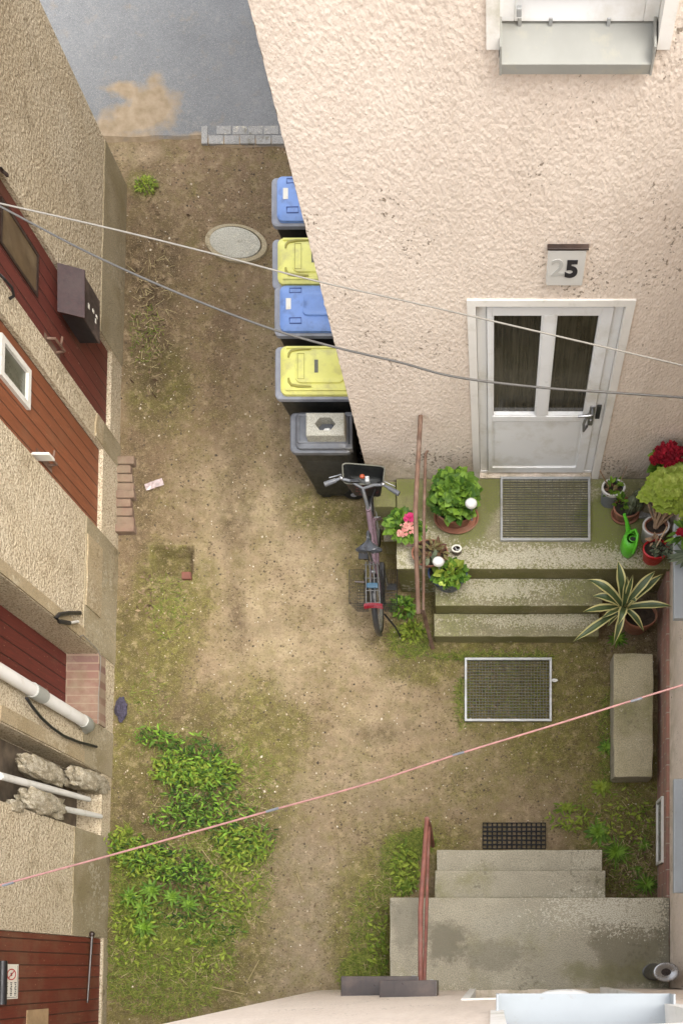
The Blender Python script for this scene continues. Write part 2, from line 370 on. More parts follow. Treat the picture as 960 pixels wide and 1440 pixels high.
M['dark_brown'] = simple('dark_brown_metal', (0.03, 0.018, 0.014), 0.35, 0.4, 8, 0.1, 50, dirt=(0.09, 0.06, 0.045), dirt_amt=0.4)
M['red_box'] = simple('dark_red_mailbox', (0.030, 0.011, 0.010), 0.5, 0.35, 30, 0.3, 50, dirt=(0.045, 0.026, 0.022), dirt_amt=0.5)
M['box_front'] = simple('grey_brown_mailbox_front', (0.045, 0.033, 0.03), 0.5, 0.3, 12, dirt=(0.16, 0.12, 0.10), dirt_amt=0.4)
M['terracotta'] = simple('terracotta', (0.255, 0.105, 0.06), 0.8, 0.2, 9, 0.2, 60, dirt=(0.30, 0.20, 0.13), dirt_amt=0.4)
M['terracotta_dark'] = simple('dark_terracotta', (0.14, 0.05, 0.032), 0.75, 0.2, 9, 0.2, 60)
M['soil'] = simple('potting_soil', (0.032, 0.022, 0.014), 0.95, 0.5, 30, 1.0, 70)
M['blue_glaze'] = simple('blue_glazed_pot', (0.025, 0.045, 0.10), 0.3, 0.3, 9)
M['grey_pot'] = simple('grey_plastic_pot', (0.15, 0.16, 0.18), 0.5, 0.1, 9)
M['white_pot'] = simple('white_ceramic_pot', (0.52, 0.505, 0.47), 0.4, 0.06, 9, dirt=(0.4, 0.36, 0.28), dirt_amt=0.2)
M['pink_pot'] = simple('pale_pink_pot', (0.62, 0.40, 0.38), 0.5, 0.06, 9)
M['red_pot'] = simple('red_glazed_pot', (0.45, 0.012, 0.018), 0.35, 0.1, 9)
M['green_can'] = simple('green_can_plastic', (0.10, 0.46, 0.025), 0.35, 0.08, 7)
M['jar'] = simple('brown_glass_jar', (0.06, 0.035, 0.02), 0.25, 0.3, 15)
M['globe'] = simple('white_opal_globe', (0.70, 0.69, 0.66), 0.3, 0.02, 3)
M['wood'] = simple('weathered_stick', (0.40, 0.30, 0.19), 0.8, 0.2, 20)
M['dead_wood'] = simple('dry_stem', (0.30, 0.20, 0.12), 0.85, 0.3, 20)
M['blanket'] = simple('dark_purple_rag', (0.038, 0.032, 0.05), 0.95, 0.5, 60, 0.6, 90)
M['wrapper'] = simple('mauve_wrapper', (0.36, 0.29, 0.28), 0.4, 0.3, 40, 0.5, 40)
M['white_line'] = simple('white_cord', (0.17, 0.155, 0.13), 0.7, 0.1, 30)
M['grey_cable'] = simple('grey_cable', (0.06, 0.055, 0.048), 0.6, 0.15, 5)
M['pink_line'] = simple('pink_cord', (0.24, 0.115, 0.10), 0.6, 0.2, 20)
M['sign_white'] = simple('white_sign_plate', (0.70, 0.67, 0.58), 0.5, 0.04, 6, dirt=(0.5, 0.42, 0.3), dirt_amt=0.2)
M['sign_face'] = simple('opal_sign_face', (0.56, 0.545, 0.50), 0.4, 0.03, 4, dirt=(0.5, 0.48, 0.42), dirt_amt=0.2)
M['ink'] = simple('black_ink', (0.02, 0.018, 0.02), 0.5, 0.1, 6)
M['ghost_ink'] = simple('faded_digit', (0.42, 0.41, 0.375), 0.5, 0.05, 6)
M['red_ink'] = simple('red_ink', (0.45, 0.03, 0.03), 0.5, 0.05, 6)
M['bare_wood'] = simple('bare_board_patch', (0.33, 0.22, 0.115), 0.85, 0.2, 10, 0.3, 60)
M['brown_pane'] = simple('brown_dusty_pane', (0.11, 0.075, 0.04), 0.35, 0.25, 6, dirt=(0.2, 0.15, 0.09), dirt_amt=0.4)
M['pale_frame'] = simple('weathered_white_frame', (0.60, 0.58, 0.52), 0.6, 0.06, 12, 0.2, 50, dirt=(0.35, 0.3, 0.22), dirt_amt=0.25)
M['dull_pane'] = simple('dull_green_pane', (0.085, 0.085, 0.06), 0.3, 0.2, 6)
M['pipe_white'] = simple('white_downpipe', (0.62, 0.60, 0.56), 0.5, 0.05, 6, dirt=(0.4, 0.36, 0.28), dirt_amt=0.3)
M['pipe_grey'] = simple('grey_pipe_joint', (0.28, 0.28, 0.25), 0.5, 0.1, 6)
M['rubble'] = m_concrete('broken_concrete', (0.33, 0.28, 0.19), mossamt=0.2, light=(0.50, 0.45, 0.35), lightamt=0.6, seed=6, fine=2.0, stain=(0.06, 0.045, 0.03))
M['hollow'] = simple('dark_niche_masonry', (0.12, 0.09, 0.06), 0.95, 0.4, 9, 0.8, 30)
M['roof'] = simple('roof_tiles', (0.16, 0.07, 0.05), 0.8, 0.2, 6)
M['door1'] = m_boards('dark_red_boards', (0.125, 0.026, 0.017), 1, 0.125, 0.03, 0.25)
M['door2'] = m_boards('red_brown_boards', (0.225, 0.072, 0.029), 1, 0.115, 0.02, 0.3)
M['door3'] = m_boards('oxblood_boards', (0.105, 0.018, 0.012), 1, 0.13, 0.05, 0.15)
M['door4'] = m_boards('worn_red_boards', (0.145, 0.027, 0.014), 1, 0.105, 0.02, 0.55)
M['brick_base'] = m_brick('pale_red_brick', (0.34, 0.16, 0.11), 'Y')
M['brick_sill'] = m_brick('sill_brick', (0.22, 0.115, 0.08), 'XY', 0.6, 0.075, (0.25, 0.18, 0.125))
M['brick_step'] = m_brick('step_brick', (0.30, 0.12, 0.075), 'XY', 0.4, 0.11, (0.25, 0.2, 0.13))
M['leaf_mid'] = tinted('mid_green_leaf', (0.028, 0.08, 0.009), (0.19, 0.32, 0.035), 0.45, 0.2)
M['leaf_dark'] = tinted('dark_green_leaf', (0.010, 0.032, 0.004), (0.19, 0.335, 0.030), 0.45, 0.2)
M['leaf_yellow'] = tinted('yellow_green_leaf', (0.075, 0.125, 0.010), (0.29, 0.35, 0.045), 0.5, 0.25)
M['leaf_lime'] = tinted('lime_leaf', (0.27, 0.38, 0.03), (0.62, 0.70, 0.18), 0.4, 0.2)
M['leaf_reddish'] = tinted('reddish_leaf', (0.10, 0.035, 0.025), (0.17, 0.17, 0.06), 0.45, 0.1)
M['leaf_grey'] = tinted('grey_green_leaf', (0.07, 0.09, 0.055), (0.18, 0.21, 0.13), 0.5, 0.05)
M['grass'] = tinted('grass_blade', (0.06, 0.095, 0.010), (0.26, 0.28, 0.055), 0.55, 0.25)
M['straw'] = tinted('dry_straw', (0.22, 0.17, 0.08), (0.45, 0.38, 0.2), 0.8)
M['petal_pink'] = tinted('pink_petal', (0.55, 0.18, 0.16), (0.75, 0.45, 0.36), 0.6, 0.2)
M['petal_magenta'] = tinted('magenta_petal', (0.45, 0.02, 0.11), (0.65, 0.06, 0.20), 0.6, 0.2)
M['petal_red'] = tinted('crimson_petal', (0.16, 0.004, 0.012), (0.42, 0.012, 0.03), 0.6, 0.15)
M['agave_green'] = simple('agave_green', (0.065, 0.095, 0.035), 0.42, 0.25, 12)
M['agave_cream'] = simple('agave_cream', (0.55, 0.50, 0.21), 0.42, 0.1, 12)
M['cactus'] = simple('cactus_skin', (0.075, 0.085, 0.045), 0.7, 0.4, 60, 0.6, 80)
M['saddle'] = simple('saddle_vinyl', (0.035, 0.038, 0.044), 0.3, 0.2, 12)
M['mauve'] = simple('mauve_frame_paint', (0.15, 0.10, 0.118), 0.3, 0.08, 8)
M['bluegrip'] = simple('blue_strap', (0.018, 0.06, 0.10), 0.4, 0.2, 8)
M['reflector'] = simple('red_reflector', (0.13, 0.004, 0.009), 0.25, 0.1, 30)
M['orange'] = simple('orange_bell', (0.28, 0.05, 0.015), 0.4, 0.1, 8)
M['fender'] = simple('dark_mudguard', (0.03, 0.031, 0.033), 0.35, 0.1, 8)
def m_bag():
    g = NG('black_bag_with_cherry_dots'); v = g.voro(22); k = g.mix(g.rng(v.outputs['Distance'], 0.28, 0.34, 1, 0), (0.014, 0.012, 0.014), (0.11, 0.018, 0.025))
    k = g.mix(g.rng(v.outputs['Distance'], 0.09, 0.12, 1, 0), k, (0.3, 0.2, 0.2)); g.col(k).rough(0.55); return g.m
M['bag'] = m_bag()
def m_gravelstone():
    g = NG('pale_grit'); g.col(g.ramp(g.attr('tint').outputs['Fac'], [(0.0, (0.045, 0.032, 0.018)), (0.45, (0.12, 0.085, 0.048)), (0.75, (0.30, 0.225, 0.135)), (1.0, (0.62, 0.56, 0.45))])).rough(0.9); return g.m
M['grit'] = m_gravelstone()
# ------------------------------------------------------------------ the ground
def blob(px, py, cx, cy, rx, ry, a=1.0):
    q = ((px - cx) / rx) ** 2 + ((py - cy) / ry) ** 2
    return a * max(0.0, 1 - q / 2.2) ** 1.2 if q < 2.2 else 0.0
MOSS = [(228, 880, 42, 95, .95), (190, 1010, 34, 150, .8), (225, 545, 40, 60, .55), (365, 1050, 55, 75, .75), (290, 1120, 100, 120, .8), (230, 1330, 120, 110, .95),
        (520, 1310, 52, 110, .7), (590, 890, 48, 55, .8), (775, 990, 110, 95, .75), (880, 1140, 70, 110, .8), (720, 915, 150, 26, .9), (205, 262, 18, 18, .9), (450, 715, 55, 26, .5),
        (520, 780, 36, 60, .45), (850, 1030, 40, 90, .8), (190, 1200, 45, 150, .7), (660, 1090, 60, 50, .25), (590, 1190, 60, 40, .6), (265, 830, 40, 40, .5), (242, 790, 22, 14, .7), (600, 935, 50, 22, .7)]
DARK = [(275, 1110, 60, 70, .9), (230, 1240, 70, 60, .9), (265, 1010, 50, 30, .6), (330, 690, 22, 120, .6), (400, 640, 20, 110, .45), (310, 480, 20, 120, .5), (330, 860, 16, 60, .7), (540, 1030, 60, 16, .55), (380, 880, 60, 14, .3), (212, 430, 50, 170, 1.0), (190, 700, 24, 120, .6), (185, 900, 20, 90, .6), (350, 300, 80, 60, .4), (270, 330, 60, 60, .35), (240, 700, 60, 60, .25), (235, 800, 60, 40, .4), (250, 1000, 80, 60, .5), (220, 1180, 70, 120, .9), (250, 1330, 110, 110, .8), (340, 1150, 60, 80, .6),
        (560, 860, 60, 70, .5), (690, 970, 40, 50, .25), (890, 1230, 50, 50, .8), (905, 900, 60, 60, .8), (470, 700, 60, 40, .4), (420, 1000, 50, 60, .25), (880, 860, 50, 50, .8)]
LIGHT = [(280, 800, 14, 40, .9), (450, 840, 60, 160, .8), (400, 790, 120, 150, .8), (430, 930, 140, 70, .9), (570, 950, 70, 40, .8), (300, 690, 60, 60, .6), (560, 1010, 110, 60, .7), (390, 560, 50, 120, .45), (620, 1060, 120, 60, .5), (500, 870, 60, 90, .8), (260, 800, 40, 40, .5), (155, 1100, 14, 90, .9), (190, 210, 40, 16, .6), (460, 1080, 80, 50, .5)]
GREY = [(420, 1270, 110, 170, 1.0), (420, 1400, 120, 120, 1.0), (480, 1150, 90, 80, .6), (700, 1130, 120, 60, .4)]
RED = [(300, 250, 140, 90, 1.0), (290, 420, 120, 120, .7), (330, 600, 110, 120, .35)]
def ground_height(x, y):
    px, py = 692 + x / CAM_H * FPX, 1364 - y / CAM_H * FPX
    h = 0.022 * noise.noise(Vector((x * 0.9, y * 1.1, 3.0))) + 0.008 * noise.noise(Vector((x * 5, y * 6, 9.0)))
    h += 0.022 * (blob(px, py, 250, 1150, 110, 160) + blob(px, py, 240, 1340, 110, 100)) - 0.016
    if 214 < px < 269 and 770 < py < 807: h -= 0.15
    elif 209 < px < 284 and 764 < py < 822: h += 0.012
    return h
def zones(x, y):
    px, py = 692 + x / CAM_H * FPX, 1364 - y / CAM_H * FPX
    n = noise.fractal(Vector((x * 1.6, y * 2.0, 0.3)), 1.0, 2.0, 4)
    px += 14 * noise.noise(Vector((x * 2, y * 2, 5.0))); py += 14 * noise.noise(Vector((x * 2, y * 2, 8.0)))
    r = []
    for zs in (MOSS, DARK, LIGHT, GREY, RED):
        v = 0.0
        for b in zs: v = max(v, blob(px, py, *b)) if True else v
        r.append(v)
    r = [min(1, max(0, v * (1 + 0.5 * n))) for v in r]
    qx, qy = 692 + x / CAM_H * FPX, 1364 - y / CAM_H * FPX
    if 212 < qx < 262 and 768 < qy < 808: r = [.75, .45, 0, 0, 0]
    elif 262 <= qx < 271 and 768 < qy < 808: r = [.2, 1, 0, 0, 0]  # shade along the pit's right wall painted in as dark ground
    elif 206 < qx < 290 and 764 < qy < 828: r[2] = max(r[2], .7); r[1] *= .3
    return r
def make_ground():
    xs = [-60, -20, -8] + list(np.arange(-4.6, 2.41, 0.028)) + [8, 20, 60]
    ys = [-60, -20, -6] + list(np.arange(-0.7, 8.5, 0.028)) + [14, 24, 60]
    nx, ny = len(xs), len(ys)
    verts = []; Z = []
    for y in ys:
        for x in xs:
            verts.append((x, y, ground_height(x, y) if -5 < x < 3 and -1 < y < 9 else -0.03)); Z.append(zones(x, y))
    faces = [(j * nx + i, j * nx + i + 1, (j + 1) * nx + i + 1, (j + 1) * nx + i) for j in range(ny - 1) for i in range(nx - 1)]
    me = bpy.data.meshes.new('ground'); me.from_pydata(verts, [], faces)
    Z = np.array(Z, dtype=np.float32)
    a = me.attributes.new('zone', 'FLOAT_COLOR', 'POINT')
    a.data.foreach_set('color', np.ascontiguousarray(Z[:, :4]).ravel())
    b = me.attributes.new('redness', 'FLOAT', 'POINT'); b.data.foreach_set('value', np.ascontiguousarray(Z[:, 4]))
    me.polygons.foreach_set('use_smooth', [True] * len(me.polygons))
    g = NG('packed_earth')
    za = g.attr('zone'); rgb = g.n.new('ShaderNodeSeparateColor'); g.l(za.outputs['Color'], rgb.inputs[0])
    moss, dark, light = rgb.outputs; grey = za.outputs['Alpha']; red = g.attr('redness').outputs['Fac']
    base = g.ramp(g.noise(1.7, 6, 0.6), [(0.3, (0.175, 0.122, 0.070)), (0.7, (0.25, 0.182, 0.108))])
    base = g.mix(g.math('MULTIPLY', red, 0.85), base, (0.185, 0.125, 0.078))
    base = g.mix(g.math('MULTIPLY', light, g.rng(g.noise(4, 6, 0.65, off=3), 0.3, 0.65, 0.25, 1.0)), base, (0.43, 0.34, 0.215))
    base = g.mix(g.math('MULTIPLY', grey, 0.75), base, (0.225, 0.182, 0.12))
    def patchy(f, sc, off, lo=0.30, hi=0.72):
        return g.math('MULTIPLY', g.rng(g.math('ADD', g.math('MULTIPLY', f, 0.75), g.noise(sc, 7, 0.7, off=off)), 0.42, 0.85), 1.0)
    mc = g.ramp(g.noise(16, 5, 0.65, off=4), [(0.3, (0.065, 0.064, 0.013)), (0.7, (0.17, 0.158, 0.033))])
    base = g.mix(g.math('MULTIPLY', patchy(moss, 6, 1.1), 0.85), base, mc)
    base = g.mix(g.math('MULTIPLY', dark, g.rng(g.noise(5, 6, 0.7, off=6), 0.35, 0.65, 0.35, 1.0)), base, (0.062, 0.043, 0.023))
    base = g.mix(g.rng(g.noise(9, 6, 0.7, off=12), 0.44, 0.68, 0, 0.4), base, (0.135, 0.092, 0.05))
    base = g.mix(g.rng(g.noise(13, 6, 0.7, off=15), 0.52, 0.72, 0, 0.45), base, (0.44, 0.335, 0.205))
    # grit: dark flecks, pale chips, grain
    cm = g.rng(g.noise(2.6, 5, 0.65, off=21), 0.36, 0.62, 0.25, 1.0)
    base = g.mix(g.math('MULTIPLY', cm, g.rng(g.noise(36, 4, 0.62, off=2, stretch=(1, 1.5, 1)), 0.55, 0.63, 0.0, 0.85)), base, (0.07, 0.048, 0.026))
    base = g.mix(g.rng(g.noise(125, 3, 0.6, off=5), 0.57, 0.68, 0, 0.55), base, (0.46, 0.37, 0.24))
    v = g.voro(38); wn = g.sep(v.outputs['Color'])[0]
    chip = g.math('MULTIPLY', g.rng(v.outputs['Distance'], 0.16, 0.22, 1, 0), g.rng(wn, 0.965, 0.98))
    base = g.mix(chip, base, (0.56, 0.51, 0.42))
    g.col(base).rough(0.95); g.b.inputs['Specular IOR Level'].default_value = 0.15
    h = g.math('ADD', g.noise(60, 6, 0.7), g.math('MULTIPLY', g.noise(15, 5, 0.6, off=4), 1.3))
    g.bump(h, 1.0, 0.018)
    me.materials.append(g.m)
    o = bpy.data.objects.new('ground', me); C.objects.link(o); tag(o, kind='structure')
make_ground()

def make_road():
    # asphalt sheet, ragged where dirt has been driven over its edge
    xs = [-60, -20, -8] + list(np.arange(-5.0, 0.5, 0.05)) + [4, 20, 60]
    ys = list(np.arange(0, 3.3, 0.05)) + [8, 20, 50]
    verts = []; sand = []
    for y in ys:
        for x in xs:
            edge = 7.93 + 0.05 * noise.noise(Vector((x * 3, 1.0, 0))) + (0.06 if x < -2.8 else 0)
            Y = edge + y; verts.append((x, Y, 0.012 - (0.05 if y == 0 else 0.0)))
            px, py = 692 + x / CAM_H * FPX, 1364 - Y / CAM_H * FPX
            px += 12 * noise.noise(Vector((x * 4, Y * 4, 5.0))); py += 12 * noise.noise(Vector((x * 4, Y * 4, 8.0)))
            s = max(blob(px, py, 215, 150, 30, 32, 1.1), blob(px, py, 175, 128, 26, 9, .9), blob(px, py, 190, 170, 40, 20, .9), blob(px, py, 250, 205, 160, 12, .9), blob(px, py, 160, 200, 30, 40, .8))
            sand.append(min(1, s))
    nx = len(xs)
    faces = [(j * nx + i, j * nx + i + 1, (j + 1) * nx + i + 1, (j + 1) * nx + i) for j in range(len(ys) - 1) for i in range(nx - 1)]
    me = bpy.data.meshes.new('road'); me.from_pydata(verts, [], faces)
    a = me.attributes.new('sand', 'FLOAT', 'POINT'); a.data.foreach_set('value', sand)
    g = NG('worn_asphalt')
    k = g.ramp(g.noise(1.6, 7, 0.68), [(0.3, (0.14, 0.142, 0.143)), (0.7, (0.185, 0.187, 0.187))])
    k = g.mix(g.rng(g.noise(48, 5, 0.75), 0.42, 0.66, 0, 0.5), k, (0.105, 0.106, 0.108))
    k = g.mix(g.rng(g.noise(11, 6, 0.7, off=9), 0.55, 0.75, 0, 0.5), k, (0.26, 0.245, 0.215))
    k = g.mix(g.rng(g.noise(160, 2, 0.5, off=3), 0.60, 0.68, 0, 0.8), k, (0.40, 0.39, 0.365))
    sd = g.rng(g.math('ADD', g.math('MULTIPLY', g.attr('sand').outputs['Fac'], 0.8), g.noise(7, 6, 0.7, off=2)), 0.58, 1.0)
    k = g.mix(sd, k, g.ramp(g.noise(12, 5), [(0.3, (0.21, 0.155, 0.095)), (0.7, (0.30, 0.235, 0.16))]))
    g.col(k).rough(0.9); g.b.inputs['Specular IOR Level'].default_value = 0.15; g.bump(g.noise(70, 5, 0.75), 1.0, 0.008)
    me.materials.append(g.m); o = bpy.data.objects.new('road', me); C.objects.link(o); tag(o, kind='structure')
make_road()
# paving blocks along the edge of the asphalt
mb = MB(); a = P(284, 204); b = P(430, 176)
bw, bh = 0.152, 0.085
for r in range(2):
    for c in range(9):
        x0 = a.x + 0.07 + (c - 0.5 * r) * bw
        if x0 < a.x + 0.05: continue
        mb.box(x0, x0 + bw - 0.012, a.y + r * (bh + 0.007), a.y + r * (bh + 0.007) + bh - 0.004, -0.02, 0.017 + random.uniform(-.003, .003), bev=0.004)
mb.box(a.x, a.x + 0.058, a.y, a.y + 0.17, -0.02, 0.018, bev=0.004)
mb.build('pavement', M['paver'], kind='structure')

# ------------------------------------------------------------------ houses
def holed(mb, f, u0, u1, v0, v1, holes, nu=1, nv=1):
    """front of a wall with openings and their reveals; f(u, v, depth) gives the point; hole = (u0, u1, v0, v1, depth)"""
    us = sorted(set([u0, u1] + [h[i] for h in holes for i in (0, 1)] + list(np.linspace(u0, u1, nu + 1))))
    vs = sorted(set([v0, v1] + [h[i] for h in holes for i in (2, 3)] + list(np.linspace(v0, v1, nv + 1))))
    us = [u for i, u in enumerate(us) if i == 0 or u - us[i - 1] > 1e-5]; vs = [v for i, v in enumerate(vs) if i == 0 or v - vs[i - 1] > 1e-5]
    for i in range(len(us) - 1):
        for j in range(len(vs) - 1):
            cu, cv = (us[i] + us[i + 1]) / 2, (vs[j] + vs[j + 1]) / 2
            if any(h[0] < cu < h[1] and h[2] < cv < h[3] for h in holes): continue
            mb.face([f(us[i], vs[j], 0), f(us[i + 1], vs[j], 0), f(us[i + 1], vs[j + 1], 0), f(us[i], vs[j + 1], 0)])
    for a, b, c, e, dp in holes:
        for (p, q) in (((a, c), (b, c)), ((b, c), (b, e)), ((b, e), (a, e)), ((a, e), (a, c))):
            mb.face([f(*p, 0), f(*q, 0), f(*q, dp), f(*p, dp)])
        mb.face([f(a, c, dp), f(b, c, dp), f(b, e, dp), f(a, e, dp)])
def hull(mb, f, u0, u1, v0, v1, D):
    mb.face([f(u0, v0, D), f(u1, v0, D), f(u1, v1, D), f(u0, v1, D)])
    mb.face([f(u0, v0, 0), f(u0, v0, D), f(u0, v1, D), f(u0, v1, 0)]); mb.face([f(u1, v0, 0), f(u1, v0, D), f(u1, v1, D), f(u1, v1, 0)])
    mb.face([f(u0, v1, 0), f(u1, v1, 0), f(u1, v1, D), f(u0, v1, D)])

LZ, NY, SYW, EX = 0.52, 4.483, -0.165, 1.62       # landing height, north wall, south wall, east wall
# --- north house: door 25
DU0, DU1, DT = -0.117, 0.905, 2.78
nh = thing('plaster_house', 'cream roughcast house with white glazed door and number box, above the mossy steps', 'house', (0, NY, 0))
def fN(u, v, dd):
    j = .007 * noise.fractal(Vector((v * 16, 1.0, 0)), 1, 2, 3) if u < -1.12 else 0
    return Vector((u + j, NY + dd, v))
WU0, WU1, WV0, WV1 = 0.03, 0.80, 4.52, 6.0
mb = MB(); holed(mb, fN, -1.128, 6.2, -0.2, 6.3, [(DU0, DU1, LZ, DT, 0.10), (WU0, WU1, WV0, WV1, 0.17)], 1, 220); hull(mb, fN, -1.128, 6.2, -0.2, 6.3, 6.0)
mb.build('wall', M['plaster'], nh)
mb = MB(); mb.box(-1.35, 6.4, NY - 0.12, NY + 6.2, 6.3, 6.5); mb.build('roof', M['roof'], nh)
def surround(parent, f, a, b, c, e, wd, pr, inner, sill=False):
    """smooth plaster band round an opening, returned into the reveal"""
    mb = MB()
    def strip(p0, p1, p2, p3): mb.face([f(*p0), f(*p1), f(*p2), f(*p3)])
    o = [(a - wd, c), (a - wd, e + wd), (b + wd, e + wd), (b + wd, c)]; i_ = [(a + .004, c), (a + .004, e - .004), (b - .004, e - .004), (b - .004, c)]
    for k in range(3):
        strip((*o[k], -pr), (*o[k + 1], -pr), (*i_[k + 1], -pr), (*i_[k], -pr))
        strip((*i_[k], -pr), (*i_[k + 1], -pr), (*i_[k + 1], inner), (*i_[k], inner))
        strip((*o[k], -pr), (*o[k + 1], -pr), (*o[k + 1], 0.01), (*o[k], 0.01))
    mb.build('surround', M['smooth_white'], parent)
surround(nh, fN, DU0, DU1, LZ, DT, 0.055, 0.012, 0.098)
def make_door(parent, f, a, b, c, e, dp, panes):
    """white half glazed plastic door, child of its house"""
    g_ = lambda u, v, dd: f(u, v, dp + dd)
    def bx(mb, u0, u1, v0, v1, d0, d1, bev=0.004):
        p, q = g_(u0, v0, d0), g_(u1, v1, d1)
        mb.box(min(p.x, q.x), max(p.x, q.x), min(p.y, q.y), max(p.y, q.y), v0, v1, bev=bev)
    mb = MB()
    bx(mb, a + .006, a + .075, c, e - .006, -.045, .0); bx(mb, b - .075, b - .006, c, e - .006, -.045, .0)
    bx(mb, a + .075, b - .075, e - .07, e - .006, -.045, .0); bx(mb, a + .006, b - .006, c + .001, c + .035, -.05, .0)
    (p0, p1), (q0, q1) = panes; gz = c + .91; gt = e - .15; s0, s1 = a + .078, b - .078
    for (u0, u1, v0, v1) in ((s0, p0, c + .038, e - .073), (q1, s1, c + .038, e - .073), (p1, q0, gz, gt), (p0, q1, c + .038, c + .12), (p0, q1, gz - .07, gz), (p0, q1, gt, e - .073)):
        bx(mb, u0, u1, v0, v1, -.066, -.004)
    bx(mb, p0 - .004, q1 + .004, c + .116, gz - .066, -.05, -.006, 0.001)
    for (u0, u1) in panes:                              # glazing beads
        for r in ((u0, u0 + .012, gz, gt), (u1 - .012, u1, gz, gt), (u0 + .012, u1 - .012, gz, gz + .012), (u0 + .012, u1 - .012, gt - .012, gt)): bx(mb, *r, -.06, -.012, 0.002)
    bx(mb, p0 + .02, q1 - .02, c + .14, gz - .09, -.056, -.008, 0.003)
    door = mb.build('door', M['pvc_white'], parent)
    for (u0, u1) in panes:
        mb = MB(); bx(mb, u0 + .01, u1 - .01, gz + .01, gt - .01, -.03, -.018, 0); mb.build('pane', M['glass_dark'], door)
    hx = q1 + .055; mb = MB()
    bx(mb, hx - .022, hx + .022, c + .80, c + 1.06, -.076, -.064, .004)
    pk = [g_(hx, c + 1.02, -.07), g_(hx, c + 1.02, -.12), g_(hx - .03, c + 1.02, -.125), g_(hx - .115, c + 1.01, -.122)]; mb.tube(pk, .011)
    mb.tube([g_(hx - .02, c + .96, -.07), g_(hx - .05, c + .95, -.115), g_(hx - .06, c + .90, -.12), g_(hx - .05, c + .80, -.12), g_(hx - .02, c + .78, -.07)], .011)
    mb.ball(g_(hx, c + .88, -.078), .014)
    mb.build('handle', M['chrome'], door, smooth=40)
    mb = MB(); bx(mb, b - .066, b - .03, c + .86, c + 1.04, -.058, -.04, .004); mb.build('door_closer', M['black_plastic'], door)
make_door(nh, fN, DU0, DU1, LZ, DT, 0.095, ((-.002, .352), (.437, .747)))
# upstairs window
wn = MB()
for r in ((WU0 + .004, WU0 + .075, WV0 + .085, WV1 - .004), (WU1 - .075, WU1 - .004, WV0 + .085, WV1 - .004), (WU0 + .075, WU1 - .075, WV0 + .085, WV0 + .21), (WU0 + .075, WU1 - .075, WV1 - .075, WV1 - .004)):
    wn.box(r[0], r[1], NY + .09, NY + .165, r[2], r[3], bev=.005)
for r in ((WU0 + .078, WU0 + .145, WV0 + .213, WV1 - .08), (WU1 - .145, WU1 - .078, WV0 + .213, WV1 - .08), (WU0 + .145, WU1 - .145, WV0 + .213, WV0 + .29)):
    wn.box(r[0], r[1], NY + .075, NY + .15, r[2], r[3], bev=.008)
win = wn.build('window', M['pvc_white'], nh)
mb = MB(); mb.box(WU0 + .146, WU1 - .146, NY + .11, NY + .12, WV0 + .291, WV1 - .08); mb.build('pane', M['dull_pane'], win)
def metal_sill(parent, x0, x1, yf, yb, zf, zb, mat, lip=0.055):
    mb = MB()
    mb.face([(x0, yf, zf), (x1, yf, zf), (x1, yb, zb), (x0, yb, zb)])
    sgn = 1 if yb > yf else -1
    mb.face([(x0, yf, zf), (x1, yf, zf), (x1, yf + .004 * sgn, zf - lip), (x0, yf + .004 * sgn, zf - lip)])
    mb.face([(x0, yf + .004 * sgn, zf - lip), (x1, yf + .004 * sgn, zf - lip), (x1, yb, zb - lip), (x0, yb, zb - lip)])
    for x, s in ((x0, -1), (x1, 1)):
        mb.box(min(x, x + s * .012), max(x, x + s * .012), min(yf, yb) - .004, max(yf, yb), zf - lip, zb + .03, bev=.003)
    return mb.build('sill', mat, parent)
metal_sill(win, 0.045, 0.775, NY - .05, NY + .125, 4.535, 4.60, M['metal_sill'])
for x, s in ((0.13, 1), (0.28, 0), (0.56, 0)):
    mb = MB(); mb.box(x - .009, x + .009, NY + .085, NY + .10, 4.585, 4.625, bev=.003)
    mb.build('sill_clip', M['galv'], win)
    if s: mb = MB(); mb.box(x - .016, x + .008, NY + .055, NY + .076, 4.66, 4.70, bev=.004); mb.build('sill_knob', M['galv'], win)
surround(nh, fN, WU0, WU1, WV0 + .05, WV1, 0.06, 0.012, 0.12)

# --- south house: the camera leans out of it
sh = thing('plaster_house', 'cream roughcast house at the bottom edge, above the plain concrete steps', 'house', (0, SYW, 0))
def fS(u, v, dd):
    k = min(1, max(0, (1.3 - u) / 2.96)); z = max(0, v)
    return Vector((u, SYW - 0.028 * k - 0.018 * z * k - dd, v))
mb = MB(); holed(mb, fS, -1.66, 6.2, -0.2, 10.3, [(-.155, .985, LZ - .02, 2.75, .25), (.05, .86, 4.45, 5.9, .16)], 6, 10); hull(mb, fS, -1.66, 6.2, -0.2, 10.3, 6.0)
mb.build('wall', M['plaster'], sh)
mb = MB(); mb.box(-1.8, 6.4, -6.4, SYW - .5, 10.3, 10.5); mb.build('roof', M['roof'], sh)
surround(sh, fS, -.155, .985, LZ - .02, 2.75, 0.055, 0.012, .24)
def make_s_door():
    mb = MB(); y = SYW - .23
    mb.box(-.13, .96, y - .05, y, LZ - .015, 2.72, bev=.01); mb.box(0, .83, y, y + .02, LZ + .12, LZ + .85, bev=.006)
    dr = mb.build('door', M['pvc_white'], sh)
    mb = MB(); mb.box(.06, .38, y + .003, y + .012, 1.45, 2.5); mb.box(.45, .77, y + .003, y + .012, 1.45, 2.5); mb.build('pane', M['glass_dark'], dr)
make_s_door()
mb = MB(); y = SYW - .16
for r in ((.055, .125, 4.56, 5.89), (.785, .855, 4.56, 5.89), (.125, .785, 4.56, 4.63), (.125, .785, 5.82, 5.89)): mb.box(r[0], r[1], y, y + .06, r[2], r[3], bev=.005)
sw = mb.build('window', M['pvc_white'], sh)
